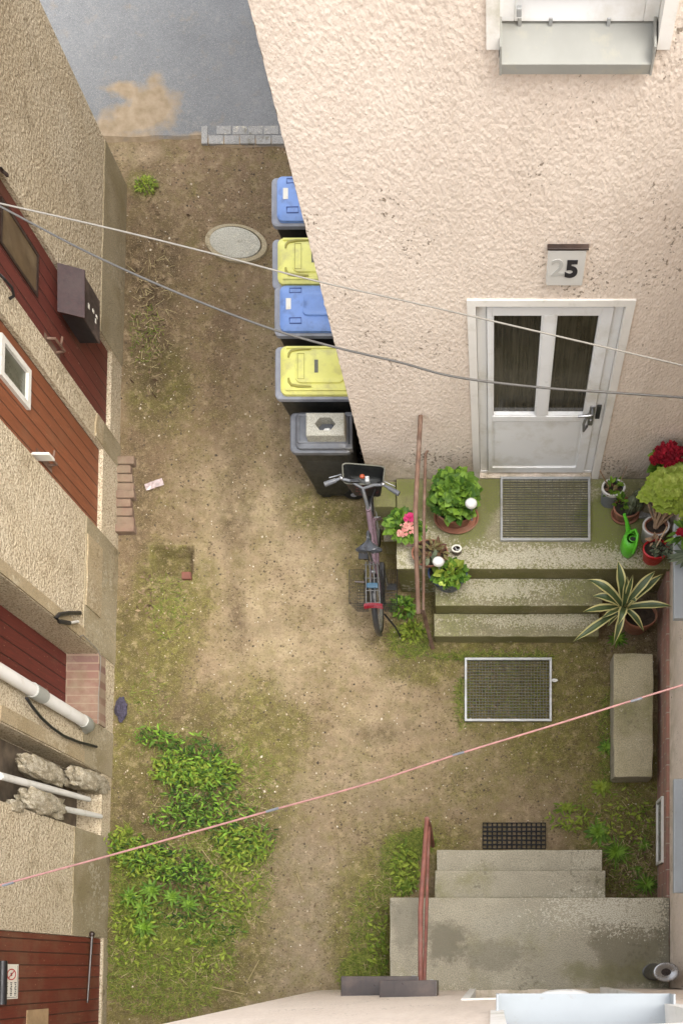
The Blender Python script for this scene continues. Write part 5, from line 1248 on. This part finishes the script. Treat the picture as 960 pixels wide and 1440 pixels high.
# 3 terracotta bowl with dark reddish leaves
t, c = potthing('wide terracotta bowl with sparse reddish leaves, behind the blue pot', 'potted plant', 604, 777, .66, LZ, GP)
pot(t, c, LZ, .66, .165, .115, M['terracotta'], soil_d=.02)
mb = MB(); cloud(mb, (c.x + .02, c.y, .66), (.12, .085, .05), 75, .065, .03, .4, .2, .3, .5, 21, .1); mb.build('foliage', M['leaf_reddish'], t)
mb = MB(); cloud(mb, (c.x + .02, c.y - .04, .66), (.08, .04, .03), 14, .075, .035, .4, .2, .3, .5, 22, .1); mb.build('pale_leaf', M['leaf_grey'], t)
# 4 jar
jt = thing('jar', 'small brown jar with a pale rim standing alone on the landing edge', 'jar', P(642, 777, LZ))
c = P(642, 777, LZ); mb = MB(); mb.lathe([(.042, .002), (.046, .02), (.046, .075), (.040, .085), (.034, .08), (.034, .02), (.005, .02)], c, 24); mb.build('body', M['jar'], jt, smooth=40)
mb = MB(); mb.lathe([(.047, .070), (.047, .088), (.033, .088), (.033, .074)], c, 24, cap0=False); mb.build('rim', M['sign_white'], jt, smooth=40)
mb = MB(); 
for k in range(3): a = k * 2.1; mb.tube([c + Vector((0, 0, .055)), c + Vector((.03 * math.cos(a), .022 * math.sin(a), .07))], .006, 6)
mb.build('holder', M['galv'], jt)
# 5 blue pot
t, c = potthing('dark blue glazed bowl with round green leaves, on the upper step', 'potted plant', 629, 805, .56, .32, GP)
pot(t, c, .32, .56, .18, .12, M['blue_glaze'], soil_d=.05)
mb = MB(); cloud(mb, (c.x + .035, c.y - .02, .57), (.13, .09, .07), 70, .085, .065, .6, .25, .3, .85, 31, .15); mb.build('foliage', M['leaf_mid'], t)
mb = MB(); cloud(mb, (c.x + .02, c.y - .01, .60), (.10, .07, .05), 26, .085, .065, .6, .25, .3, .85, 33, .1); mb.build('new_leaf', M['leaf_yellow'], t)
mb = MB(); petals(mb, P(621, 822, .60), (.022, .016, .015), 6, .018, 2); mb.build('flower', M['leaf_lime'], t)
# globes on sticks
for (px, py, z, zb, lb) in ((662, 708, 1.0, .70, 'white globe garden light stuck into the big terracotta pot'), (616, 790, .80, .50, 'white globe garden light stuck into the dark blue bowl')):
    q = P(px, py, z); gt = thing('globe_light', lb, 'garden light', (q.x, q.y, zb), 'white globe garden lights')
    mb = MB(); mb.ball(q, .052, 1, SY * 1.08, 1, 4); mb.build('globe', M['globe'], gt, smooth=80)
    mb = MB(); mb.tube([(q.x, q.y, zb), (q.x, q.y, z - .04)], .009, 8); mb.tube([(q.x, q.y, z - .075), (q.x, q.y, z - .045)], .018, 10); mb.build('stake', M['grey_plastic'], gt)
# 7 grey pot with white rim
t, c = potthing('grey pot with thick white rim and two bare sticks, right of the door', 'potted plant', 862, 685, .78, LZ, GP)
pot(t, c, LZ, .78, .102, .085, M['grey_pot'], soil_d=.035, rimmat=M['white_pot'])
mb = MB(); cloud(mb, (c.x + .0, c.y + .0, .77), (.06, .05, .05), 22, .07, .03, .5, .3, .3, .6, 41, .1); mb.build('foliage', M['leaf_dark'], t)
mb = MB(); cloud(mb, (c.x - .02, c.y - .02, .78), (.03, .03, .03), 9, .05, .028, .5, .3, .3, .6, 42, .1); mb.build('reddish_leaf', M['leaf_reddish'], t)
mb = MB(); mb.tube([c + Vector((-.04, .02, -.03)), P(843, 662, 1.05)], .006, 6); mb.tube([c + Vector((.05, .03, -.03)), P(881, 655, 1.05)], .004, 6); mb.build('stick', M['dead_wood'], t)
# 8 cactus pot
t, c = potthing('terracotta pot of small cacti with saucer, above the green watering can', 'cactus', 881, 713, .68, LZ, GP)
pot(t, c, LZ, .68, .122, .09, M['terracotta'], saucer=.13)
mb = MB()
def cactus(mb, base, top, r_):
    rows = []; n = 8
    for i in range(n + 1):
        f = i / n; p = Vector(base).lerp(Vector(top), f); rr_ = r_ * (0.85 + .25 * math.sin(f * 3)) * (1 if f < .85 else math.sqrt(max(.02, 1 - ((f - .85) / .15) ** 2)))
        rows.append([p + Vector((rr_ * (1 + .13 * math.cos(10 * a)) * math.cos(a), SY * rr_ * (1 + .13 * math.cos(10 * a)) * math.sin(a), 0)) for a in np.linspace(0, 2 * math.pi, 40, endpoint=False)])
    V = mb.grid(rows, cu=True); mb._f(V[-1])
cactus(mb, c + Vector((.04, .0, -.04)), c + Vector((.045, .01, .16)), .05); cactus(mb, c + Vector((.07, .05, -.04)), P(901, 690, .92), .045); cactus(mb, c + Vector((.02, -.03, -.04)), c + Vector((.03, -.03, .09)), .035); cactus(mb, c + Vector((.085, -.02, -.04)), c + Vector((.10, .0, .10)), .033)
mb.build('cactus', M['cactus'], t, smooth=60)
mb = MB(); cloud(mb, (c.x - .06, c.y + .02, .72), (.04, .04, .08), 26, .07, .03, 1.2, .1, .3, .5, 51, .1); mb.build('foliage', M['leaf_mid'], t)
# 9 watering can
c = P(882, 772, LZ); wt = thing('watering_can', 'bright green plastic watering can standing on the landing', 'watering can', c)
mb = MB(); rows = []
for kx, ky, z in ((.066, .085, .004), (.075, .092, .03), (.074, .09, .15), (.066, .075, .20), (.04, .045, .215)): rows.append([Vector((c.x + kx * math.cos(a), c.y + (.02 if z > .19 else 0) * 0 + ky * math.sin(a), LZ + z)) for a in np.linspace(0, 2 * math.pi, 28, endpoint=False)])
V = mb.grid(rows, cu=True); mb._f(V[0]); mb.build('body', M['green_can'], wt, smooth=50)
mb = MB(); q = Vector((c.x + .018, c.y - .005, LZ + .222)); mb.lathe([(.034, -.018), (.038, 0), (.032, .004), (.028, -.02), (.0, -.022)], q, 22, cap0=False); mb.build('opening', M['green_can'], wt, smooth=50)
mb = MB(); mb.lathe([(.0, -.017), (.029, -.016)], q, 22, cap0=False); mb.build('hole', M['black'], wt)
tip = P(877, 723, .82)
mb = MB(); mb.tube([Vector((c.x - .015, c.y + .075, LZ + .06)), Vector((c.x - .012, c.y + .10, LZ + .14)), Vector(tip).lerp(Vector((c.x, c.y + .1, LZ + .14)), .4), tip], [.034, .026, .016, .013], 14); mb.build('spout', M['green_can'], wt, smooth=50)
mb = MB(); mb.tube([Vector((c.x + .0, c.y + .065, LZ + .205)), Vector((c.x + .03, c.y + .05, LZ + .27)), Vector((c.x + .046, c.y, LZ + .285)), Vector((c.x + .045, c.y - .055, LZ + .24)), Vector((c.x + .03, c.y - .088, LZ + .12))], .012, 10); mb.build('handle', M['green_can'], wt, smooth=60)
# 10 aeonium in white pot
t, c = potthing('lime green rosette succulent tree in a white pot, in the right corner', 'succulent', 922, 739, .76, LZ, GP)
pot(t, c, LZ, .76, .118, .10, M['white_pot'], soil_d=.03, rimmat=M['white_pot'])
mb = MB(); mb.lathe([(.092, -.06), (.104, .004), (.096, .008), (.088, -.03)], Vector((c.x, c.y, .76)), 30, cap0=False); mb.build('inner_pot', M['terracotta'], t, smooth=40)
ros = [(915, 690, 1.03), (908, 697, .98), (921, 677, 1.06), (932, 668, 1.09), (944, 662, 1.10), (956, 662, 1.10), (930, 684, 1.10), (942, 678, 1.14), (955, 676, 1.13), (925, 700, 1.02), (936, 703, 1.05), (934, 692, 1.10), (947, 692, 1.11), (959, 690, 1.08), (951, 704, 1.03), (930, 711, .97), (966, 672, 1.09), (968, 700, 1.02), (941, 712, .98), (917, 684, 1.0), (972, 686, 1.05)]
mb = MB(); sm = MB(); rnd = random.Random(9)
for k, (px, py, z) in enumerate(ros):
    q = P(px, py, z); tilt = Vector(((px - 938) / 90, (690 - py) / 90, 0))
    for ring_, (n_, L_, e_) in enumerate(((8, .085, .08), (7, .064, .25), (5, .042, .6), (4, .022, 1.5))):
        for j in range(n_):
            a = 2 * math.pi * (j + .5 * ring_) / n_ + k; kk = min(1, .12 + .26 * ring_ + rnd.random() * .28); mb.t = (kk, kk, kk, 1)
            mb.leaf(q + Vector((0, 0, .006 * ring_)), Vector((math.cos(a), math.sin(a) * .85, e_)) + tilt * .5, L_ * rnd.uniform(.9, 1.1), L_ * .78, .02, .15, 4, 0, .15)
    b0 = c + Vector((.015 * math.cos(k), .012 * math.sin(k), -.03)); sm.tube([b0, b0.lerp(q, .55) + Vector((.0, -.01, -.02)), q], [.011, .009, .008], 7)
mb.build('foliage', M['leaf_lime'], t); sm.build('stem', M['dead_wood'], t, smooth=50)
# 11 red pot
t, c = potthing('shiny red pot with a bamboo stick, at the right end of the landing', 'potted plant', 922, 771, .74, LZ, GP)
pot(t, c, LZ, .74, .118, .085, M['red_pot'], soil_d=.03)
mb = MB(); mb.tube([c + Vector((-.03, -.04, -.03)), P(937, 741, 1.0)], .007, 8); mb.build('stick', M['wood'], t)
mb = MB(); cloud(mb, (c.x + .05, c.y - .03, .77), (.07, .05, .05), 60, .05, .022, .5, .1, .3, .5, 61, .1); mb.build('foliage', M['leaf_grey'], t)
mb = MB(); cloud(mb, (c.x - .03, c.y + .04, .78), (.03, .03, .05), 10, .07, .03, .9, .1, .3, .5, 62, .1); mb.build('dry_leaf', M['dead_wood'], t)
# 12 red geranium behind
t, c = potthing('crimson flowers in a terracotta pot against the wall, behind the lime succulent', 'flowers', 925, 678, .84, LZ, GP)
pot(t, c, LZ, .84, .115, .085, M['terracotta_dark'])
mb = MB(); q = P(940, 640, 1.15); petals(mb, q, (.135, .10, .10), 230, .022, 71); petals(mb, q + Vector((-.11, -.03, -.03)), (.05, .04, .04), 40, .022, 72); mb.build('red_blossom', M['petal_red'], t)
mb = MB(); cloud(mb, (q.x, q.y, q.z - .10), (.13, .09, .07), 60, .07, .06, .3, .3, .2, .9, 73, .2); mb.build('foliage', M['leaf_dark'], t)
mb = MB()
for k in range(9): a = k * .7; mb.tube([c + Vector((.02 * math.cos(a), .02 * math.sin(a), -.02)), q + Vector((.08 * math.cos(a), .05 * math.sin(a), -.05))], .005, 6)
mb.build('stem', M['leaf_dark'], t)
# 13 low grey stone bowl and a stone slab behind the succulent
c = P(916, 705, .64); t = thing('stone_bowl', 'upturned grey brown bowl half hidden under the lime succulent', 'bowl', (c.x, c.y, LZ))
mb = MB(); mb.lathe([(.10, 0), (.098, .05), (.08, .10), (.055, .125), (.0, .127)], Vector((c.x, c.y, LZ)), 28, cap0=True); mb.build('body', M['rubble'], t, smooth=50)
a, b = P(898, 727, .56), P(932, 711, .56); mb = MB(); mb.box(a.x, b.x, a.y, b.y, LZ + .002, .56, bev=.006); mb.build('stone_plate', M['paver'], label='flat grey stone plate lying under the lime succulent', cat='stone plate', origin=(a.x, a.y, LZ))
# 14 agave
c = P(877, 852, .50); t = thing('agave', 'large green and cream striped agave in a terracotta pot beside the mossy steps', 'agave', (c.x + .1, c.y - .04, 0))
pc = P(900, 864, .34); pot(t, pc, .02, .34, .16, .11, M['terracotta'], soil_d=.05)
tips = [(868, 790, .70, .085, .06), (826, 816, .62, .095, .12), (833, 839, .55, .085, .10), (819, 861, .60, .075, .06), (805, 903, .44, .080, .03), (862, 908, .30, .075, .12), (868, 880, .62, .085, .16), (904, 888, .36, .065, .08), (943, 853, .60, .075, .06), (920, 804, .70, .085, .07), (931, 808, .66, .085, .05), (881, 811, .80, .06, .02), (889, 809, .82, .055, .02), (853, 882, .30, .06, .10), (893, 848, .78, .06, .14), (845, 870, .55, .055, .05)]
for k, (px, py, z, wd, arch) in enumerate(tips):
    mb = MB(); tip = P(px, py, z); rt_ = c + Vector((0, 0, -.06)); n = 12; rows = []
    dv = tip - rt_; sd = Vector((-dv.y, dv.x, 0)).normalized()
    for i in range(n + 1):
        f = i / n; p = rt_.lerp(tip, f) + Vector((0, 0, arch * 4 * f * (1 - f))); hw = wd / 2 * (.62 + .6 * f if f < .55 else .95 * (1 - ((f - .55) / .45) ** 1.6) + .02)
        if k in (0,): hw *= 1.1
        rows.append([p + sd * hw * u + Vector((0, 0, .16 * wd * abs(u) ** 1.5)) for u in (-1, -.62, 0, .62, 1)])
    V = [[mb.bm.verts.new(p) for p in r] for r in rows]
    for i in range(n):
        for j in range(4):
            mb.mi = 1 if j in (0, 3) else 0; mb._f([V[i][j], V[i][j + 1], V[i + 1][j + 1], V[i + 1][j]])
    mb.build('leaf', [M['agave_green'], M['agave_cream']], t, smooth=60)
# 15 plants in pots on the window sill of the right house
q = P(957, 752, 1.55); t = thing('potted_plant', 'small pot with red flower and grey green leaves on the right window sill', 'potted plant', (1.60, q.y, 1.43))
pot(t, (1.585, q.y), 1.43, 1.53, .06, .045, M['terracotta'])
mb = MB(); cloud(mb, (1.56, q.y - .0, 1.56), (.09, .10, .06), 40, .09, .03, .3, .3, .3, .5, 81, .2); mb.build('foliage', M['leaf_mid'], t)
mb = MB(); petals(mb, P(957, 750, 1.62), (.04, .03, .03), 26, .022, 82); mb.build('red_blossom', M['petal_red'], t)
q = P(957, 778, 1.55); t = thing('potted_plant', 'spiky grey green aloe leaning over the right window sill', 'potted plant', (1.60, q.y, 1.43))
pot(t, (1.585, q.y), 1.43, 1.52, .055, .045, M['terracotta'])
mb = MB()
for px, py in ((938, 792), (940, 782), (936, 787), (948, 796), (945, 775), (950, 765), (955, 800)): mb.t = (rt(),) * 3 + (1,); b0 = Vector((1.585, q.y, 1.52)); mb.leaf(b0, P(px, py, 1.50) - b0, (P(px, py, 1.50) - b0).length, .035, -.1, .4, 5, 0, .3)
mb.build('foliage', M['leaf_grey'], t)
q = P(957, 718, 1.55); t = thing('potted_plant', 'round leaved yellow green plant at the far end of the right window sill', 'potted plant', (1.60, q.y, 1.43))
pot(t, (1.59, q.y - .08), 1.43, 1.52, .055, .045, M['terracotta'])
mb = MB(); cloud(mb, (1.56, q.y - .02, 1.55), (.07, .07, .05), 26, .07, .06, .3, .3, .2, .95, 83, .1); mb.build('foliage', M['leaf_yellow'], t)
# ------------------------------------------------------------------ weeds, grass, grit
def G(px, py): v = P(px, py); v.z = ground_height(v.x, v.y); return v
def rosette(name, label, px, py, r_, n, mat, h=.05, wd=.25, layers=2, droop=.35, seed=0, cat='weed', group=None, stem=0.0):
    rnd = random.Random(seed * 17 + 5); mb = MB(); c = G(px, py)
    for l_ in range(layers):
        for k in range(n):
            a = 2 * math.pi * (k + .5 * l_ + rnd.uniform(-.2, .2)) / n; kk = min(1, rnd.uniform(.2, .7) + .25 * l_); mb.t = (kk, kk, kk, 1)
            L_ = r_ * rnd.uniform(.75, 1.1) * (1 - .28 * l_); mb.leaf(c + Vector((0, 0, stem + h * .3 * l_)), Vector((math.cos(a), math.sin(a) * .8, .35 + .45 * l_)), L_, L_ * wd, droop, .3, 4, rnd.uniform(-.3, .3), .4)
    if stem: mb.tube([c, c + Vector((0, 0, stem))], .006, 6)
    return mb.build(name, mat, label=label, cat=cat, group=group, origin=c)
GW = 'weeds in the overgrown strip'
for k, (px, py, r_, lb) in enumerate(((190, 1262, .125, 'whorled long leaved weed nearest the left wall, in the overgrown strip'), (220, 1253, .135, 'topmost whorled long leaved weed of the cluster below the pink line'), (207, 1277, .13, 'whorled long leaved weed in the middle of the cluster below the pink line'),
    (210, 1305, .16, 'dark broad whorled weed at the lower end of the cluster'), (272, 1273, .125, 'single bright whorled weed right of the cluster below the pink line'), (248, 1262, .12, 'leaning whorled weed between the cluster and the single bright one'))):
    rosette('whorled_weed', lb, px, py, r_, 11, M['leaf_mid'] if k != 3 else M['leaf_dark'], wd=.24, layers=3, seed=k, group=GW, stem=.10)
for k, (px, py, r_, n, mat, lb, wd) in enumerate(((845, 1107, .13, 10, 'leaf_yellow', 'yellow green leafy weed by the lower end of the stone block', .34), (841, 1170, .17, 12, 'leaf_mid', 'bright dandelion like weed right of the rubber mat', .30), (866, 1198, .20, 26, 'leaf_dark', 'spiky dark grass tuft beside the lower grey step', .09),
    (908, 1243, .15, 20, 'leaf_dark', 'low green tuft in the corner by the brick base and grey landing', .14), (895, 1222, .08, 8, 'leaf_mid', 'tiny star shaped weed on bare earth near the brick base', .18), (905, 1188, .10, 9, 'leaf_mid', 'sprawling weed against the lower brick base', .2),
    (795, 1135, .09, 8, 'leaf_yellow', 'small yellowish weed above the right edge of the rubber mat', .3), (852, 1050, .10, 10, 'leaf_mid', 'leafy weed along the left flank of the stone block', .3), (570, 1245, .12, 14, 'leaf_mid', 'green tuft left of the grey steps', .14), (868, 898, .12, 14, 'leaf_dark', 'ferny dark weed under the striped agave', .22))):
    rosette('weed', lb, px, py, r_, n, M[mat], wd=wd, layers=2, seed=40 + k, group='weeds by the steps and stone block')
def bush(label, px, py, rx, ry, rz, n, L, W, mat, seed):
    c = G(px, py); mb = MB(); cloud(mb, (c.x, c.y, c.z + rz * .5), (rx, ry, rz), n, L, W, .6, .3, .2, .7, seed, .2); mb.build('weed', M[mat], label=label, cat='weed', group='weeds by the steps and stone block', origin=c)
bush('small bushy green weed between the rear bicycle wheel and the mossy steps', 566, 857, .11, .09, .12, 150, .05, .028, 'leaf_mid', 101)
bush('yellow green feathery weed at the foot of the rusty handrail', 580, 888, .11, .09, .07, 110, .05, .022, 'leaf_yellow', 102)
bush('low fuzzy green clump by the left wall near the asphalt', 206, 262, .10, .07, .05, 130, .04, .016, 'leaf_yellow', 103)

def sample(zs, rnd):
    while True:
        cx, cy, rx, ry, wgt = zs[min(len(zs) - 1, int(rnd.random() * len(zs)))]
        if rnd.random() > wgt: continue
        a, q = rnd.uniform(0, 6.2832), math.sqrt(rnd.random()); return cx + rx * q * math.cos(a), cy + ry * q * math.sin(a)
NOGO = [(610, 1190, 852, 1265), (545, 1258, 960, 1392), (858, 915, 925, 1100), (606, 800, 850, 908), (550, 660, 700, 800), (0, 0, 150, 1440)]
def free(px, py): return not any(a < px < c_ and b < py < e for a, b, c_, e in NOGO)
rnd = random.Random(77)
LEAFY = [(275, 1060, 45, 22, .7), (280, 1085, 55, 26, 1), (285, 1110, 48, 30, 1), (300, 1140, 60, 22, .8), (260, 1155, 50, 18, .7), (345, 1180, 45, 30, .8), (240, 1215, 55, 24, .9), (270, 1230, 45, 14, .7), (200, 1200, 35, 20, .5), (225, 1040, 30, 12, .4), (245, 1275, 70, 30, .6), (300, 1290, 50, 40, .5)]
mb = MB()
for _ in range(2700):
    px, py = sample(LEAFY, rnd); c = G(px, py); k = rnd.random(); mb.t = (k, k, k, 1); h = rnd.uniform(.0, .20)
    a = rnd.uniform(0, 6.28); L_ = rnd.uniform(.03, .085); mb.t = tuple([k * (.12 + h / .17)] * 3) + (1,); mb.leaf(c + Vector((0, 0, h)), (math.cos(a), math.sin(a) * .8, rnd.uniform(.1, .8)), L_, L_ * rnd.uniform(.16, .30), rnd.uniform(.2, .6), .25, 3, rnd.uniform(-.5, .5), .5)  # tint dims towards the ground: shade low in the weeds painted in
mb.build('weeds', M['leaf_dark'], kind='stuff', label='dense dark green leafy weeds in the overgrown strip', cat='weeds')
LEAF2 = [(250, 1085, 35, 20, .8), (300, 1090, 40, 18, .8), (345, 1190, 40, 26, 1), (215, 1215, 40, 20, .8), (180, 1190, 25, 25, .5), (330, 1250, 40, 40, .6), (250, 1345, 80, 30, .5), (570, 1225, 18, 40, .8), (540, 1330, 25, 50, .5), (880, 1150, 40, 40, .35), (800, 1150, 30, 20, .3), (195, 1300, 30, 40, .5)]
mb = MB()
for _ in range(2500):
    px, py = sample(LEAF2, rnd)
    if not free(px, py): continue
    c = G(px, py); k = rnd.random(); mb.t = (k, k, k, 1); a = rnd.uniform(0, 6.28); L_ = rnd.uniform(.025, .075); mb.leaf(c + Vector((0, 0, rnd.uniform(0, .15))), (math.cos(a), math.sin(a) * .8, rnd.uniform(.1, .7)), L_, L_ * rnd.uniform(.25, .45), .4, .25, 3, rnd.uniform(-.5, .5), .6)
mb.build('weeds', M['leaf_yellow'], kind='stuff', label='lighter yellow green weeds among the overgrown strip', cat='weeds')
GRASS = [(235, 1360, 100, 50, 1), (250, 1290, 100, 40, .9), (240, 1340, 95, 35, 1), (260, 1310, 90, 20, .9), (230, 1390, 80, 40, 1), (200, 1290, 40, 60, .7), (340, 1240, 45, 60, .6), (320, 1200, 60, 30, .5), (180, 1240, 22, 80, .7), (285, 1110, 80, 90, .5), (270, 1250, 100, 90, .8), (560, 1220, 25, 50, .9), (525, 1310, 35, 75, .9), (510, 1370, 35, 30, .8), (590, 1185, 20, 18, .7), (870, 1140, 60, 70, .25), (880, 1230, 40, 30, .3), (690, 922, 90, 6, .35), (855, 1040, 14, 70, .4), (650, 985, 10, 40, .2), (575, 900, 30, 25, .5), (235, 850, 30, 50, .16), (210, 1010, 30, 70, .12), (350, 1090, 40, 50, .16), (205, 470, 25, 40, .10), (715, 970, 58, 42, .22)]
mb = MB()
for _ in range(21000):
    px, py = sample(GRASS, rnd)
    if not free(px, py): continue
    c = G(px, py); k = rnd.random(); mb.t = (k, k, k, 1); a = rnd.uniform(0, 6.28); L_ = rnd.uniform(.03, .11); mb.blade(c, (math.cos(a), math.sin(a) * .8, rnd.uniform(.15, 1.2)), L_, rnd.uniform(.004, .008), rnd.uniform(.2, .7))
mb.build('grass', M['grass'], kind='stuff', label='thin yellow green grass growing over the earth', cat='grass')
mb = MB()
for _ in range(700):
    px, py = sample([(240, 1330, 110, 60, 1), (330, 1240, 60, 80, .8), (540, 1290, 40, 100, .6), (880, 1180, 50, 60, .5), (300, 1150, 90, 60, .4), (215, 440, 30, 110, .5)], rnd)
    if not free(px, py): continue
    c = G(px, py); k = rnd.random(); mb.t = (k, k, k, 1); a = rnd.uniform(0, 6.28); mb.blade(c + Vector((0, 0, rnd.uniform(.005, .05))), (math.cos(a), math.sin(a), rnd.uniform(-.05, .25)), rnd.uniform(.04, .13), .004, .1)
for pts in (((285, 1195), (300, 1215), (318, 1228), (345, 1258), (360, 1240), (372, 1222)), ((270, 1235), (290, 1238), (312, 1234)), ((365, 1350), (350, 1378)), ((345, 1285), (350, 1298), (357, 1300)), ((255, 1250), (250, 1285), (240, 1300)), ((300, 1388), (345, 1398)), ((418, 1228), (427, 1252))):
    mb.t = (.3,) * 3 + (1,); mb.tube([G(*p) + Vector((0, 0, .03)) for p in pts], .0045, 5)
mb.build('dry_grass', M['straw'], kind='stuff', label='dry straw and dead stalks among the weeds', cat='dry grass')
a, b = P(257, 816), P(270, 806); mb = MB(); mb.box(a.x, b.x, a.y, b.y, -.04, .035, bev=.006); mb.build('broken_brick', M['terracotta_dark'], label='broken brick piece at the corner of the sunken square in the earth', cat='brick', origin=(a.x, a.y, 0))
# grit: pale chips and clods over the bare earth
mb = MB(); octv = [Vector(v) for v in ((1, 0, 0), (-1, 0, 0), (0, 1, 0), (0, -1, 0), (0, 0, 1))]
fcs = ((0, 2, 4), (2, 1, 4), (1, 3, 4), (3, 0, 4))
for _ in range(15000):
    px, py = rnd.uniform(150, 930), rnd.uniform(205, 1400)
    if not free(px, py) or (px > 530 and py < 640): continue
    c = G(px, py); s_ = rnd.choice((.004, .005, .006, .007, .009, .012)) * rnd.uniform(.7, 1.3); k = rnd.random() ** 1.15 if rnd.random() < .9 else rnd.uniform(.8, 1); k = k * .8 if rnd.random() < .75 else k; mb.t = (k, k, k, 1); rz = Matrix.Rotation(rnd.uniform(0, 6.28), 3, 'Z')
    vs = [mb.bm.verts.new(c + rz @ Vector((v.x * s_ * rnd.uniform(.6, 1.5), v.y * s_ * rnd.uniform(.6, 1.2), v.z * s_ * .7 - .001))) for v in octv]
    for f in fcs: mb._f([vs[i] for i in f])
mb.build('gravel', M['grit'], kind='stuff', label='pale grit and crumbs of earth scattered over the yard', cat='gravel')
mb = MB()
for (cx, cy, rx, ry, n) in ((215, 420, 28, 130, 170), (232, 700, 30, 40, 20), (205, 830, 14, 60, 40), (890, 1200, 45, 60, 120), (300, 1200, 110, 120, 120), (700, 975, 50, 40, 40)):
    for _ in range(n):
        px, py = rnd.gauss(cx, rx * .6), rnd.gauss(cy, ry * .6)
        if not free(px, py): continue
        k = rnd.random(); mb.t = (k, k, k, 1); a = rnd.uniform(0, 6.28); L_ = rnd.uniform(.02, .06); mb.leaf(G(px, py) + Vector((0, 0, .008)), (math.cos(a), math.sin(a), .15), L_, L_ * .5, -.1, .4, 2, rnd.uniform(-.8, .8), .6)
mb.build('leaf_litter', tinted('dead_leaf', (.05, .03, .015), (.26, .19, .11), .8), kind='stuff', label='dead brown leaves along the wall and among the weeds', cat='leaf litter')
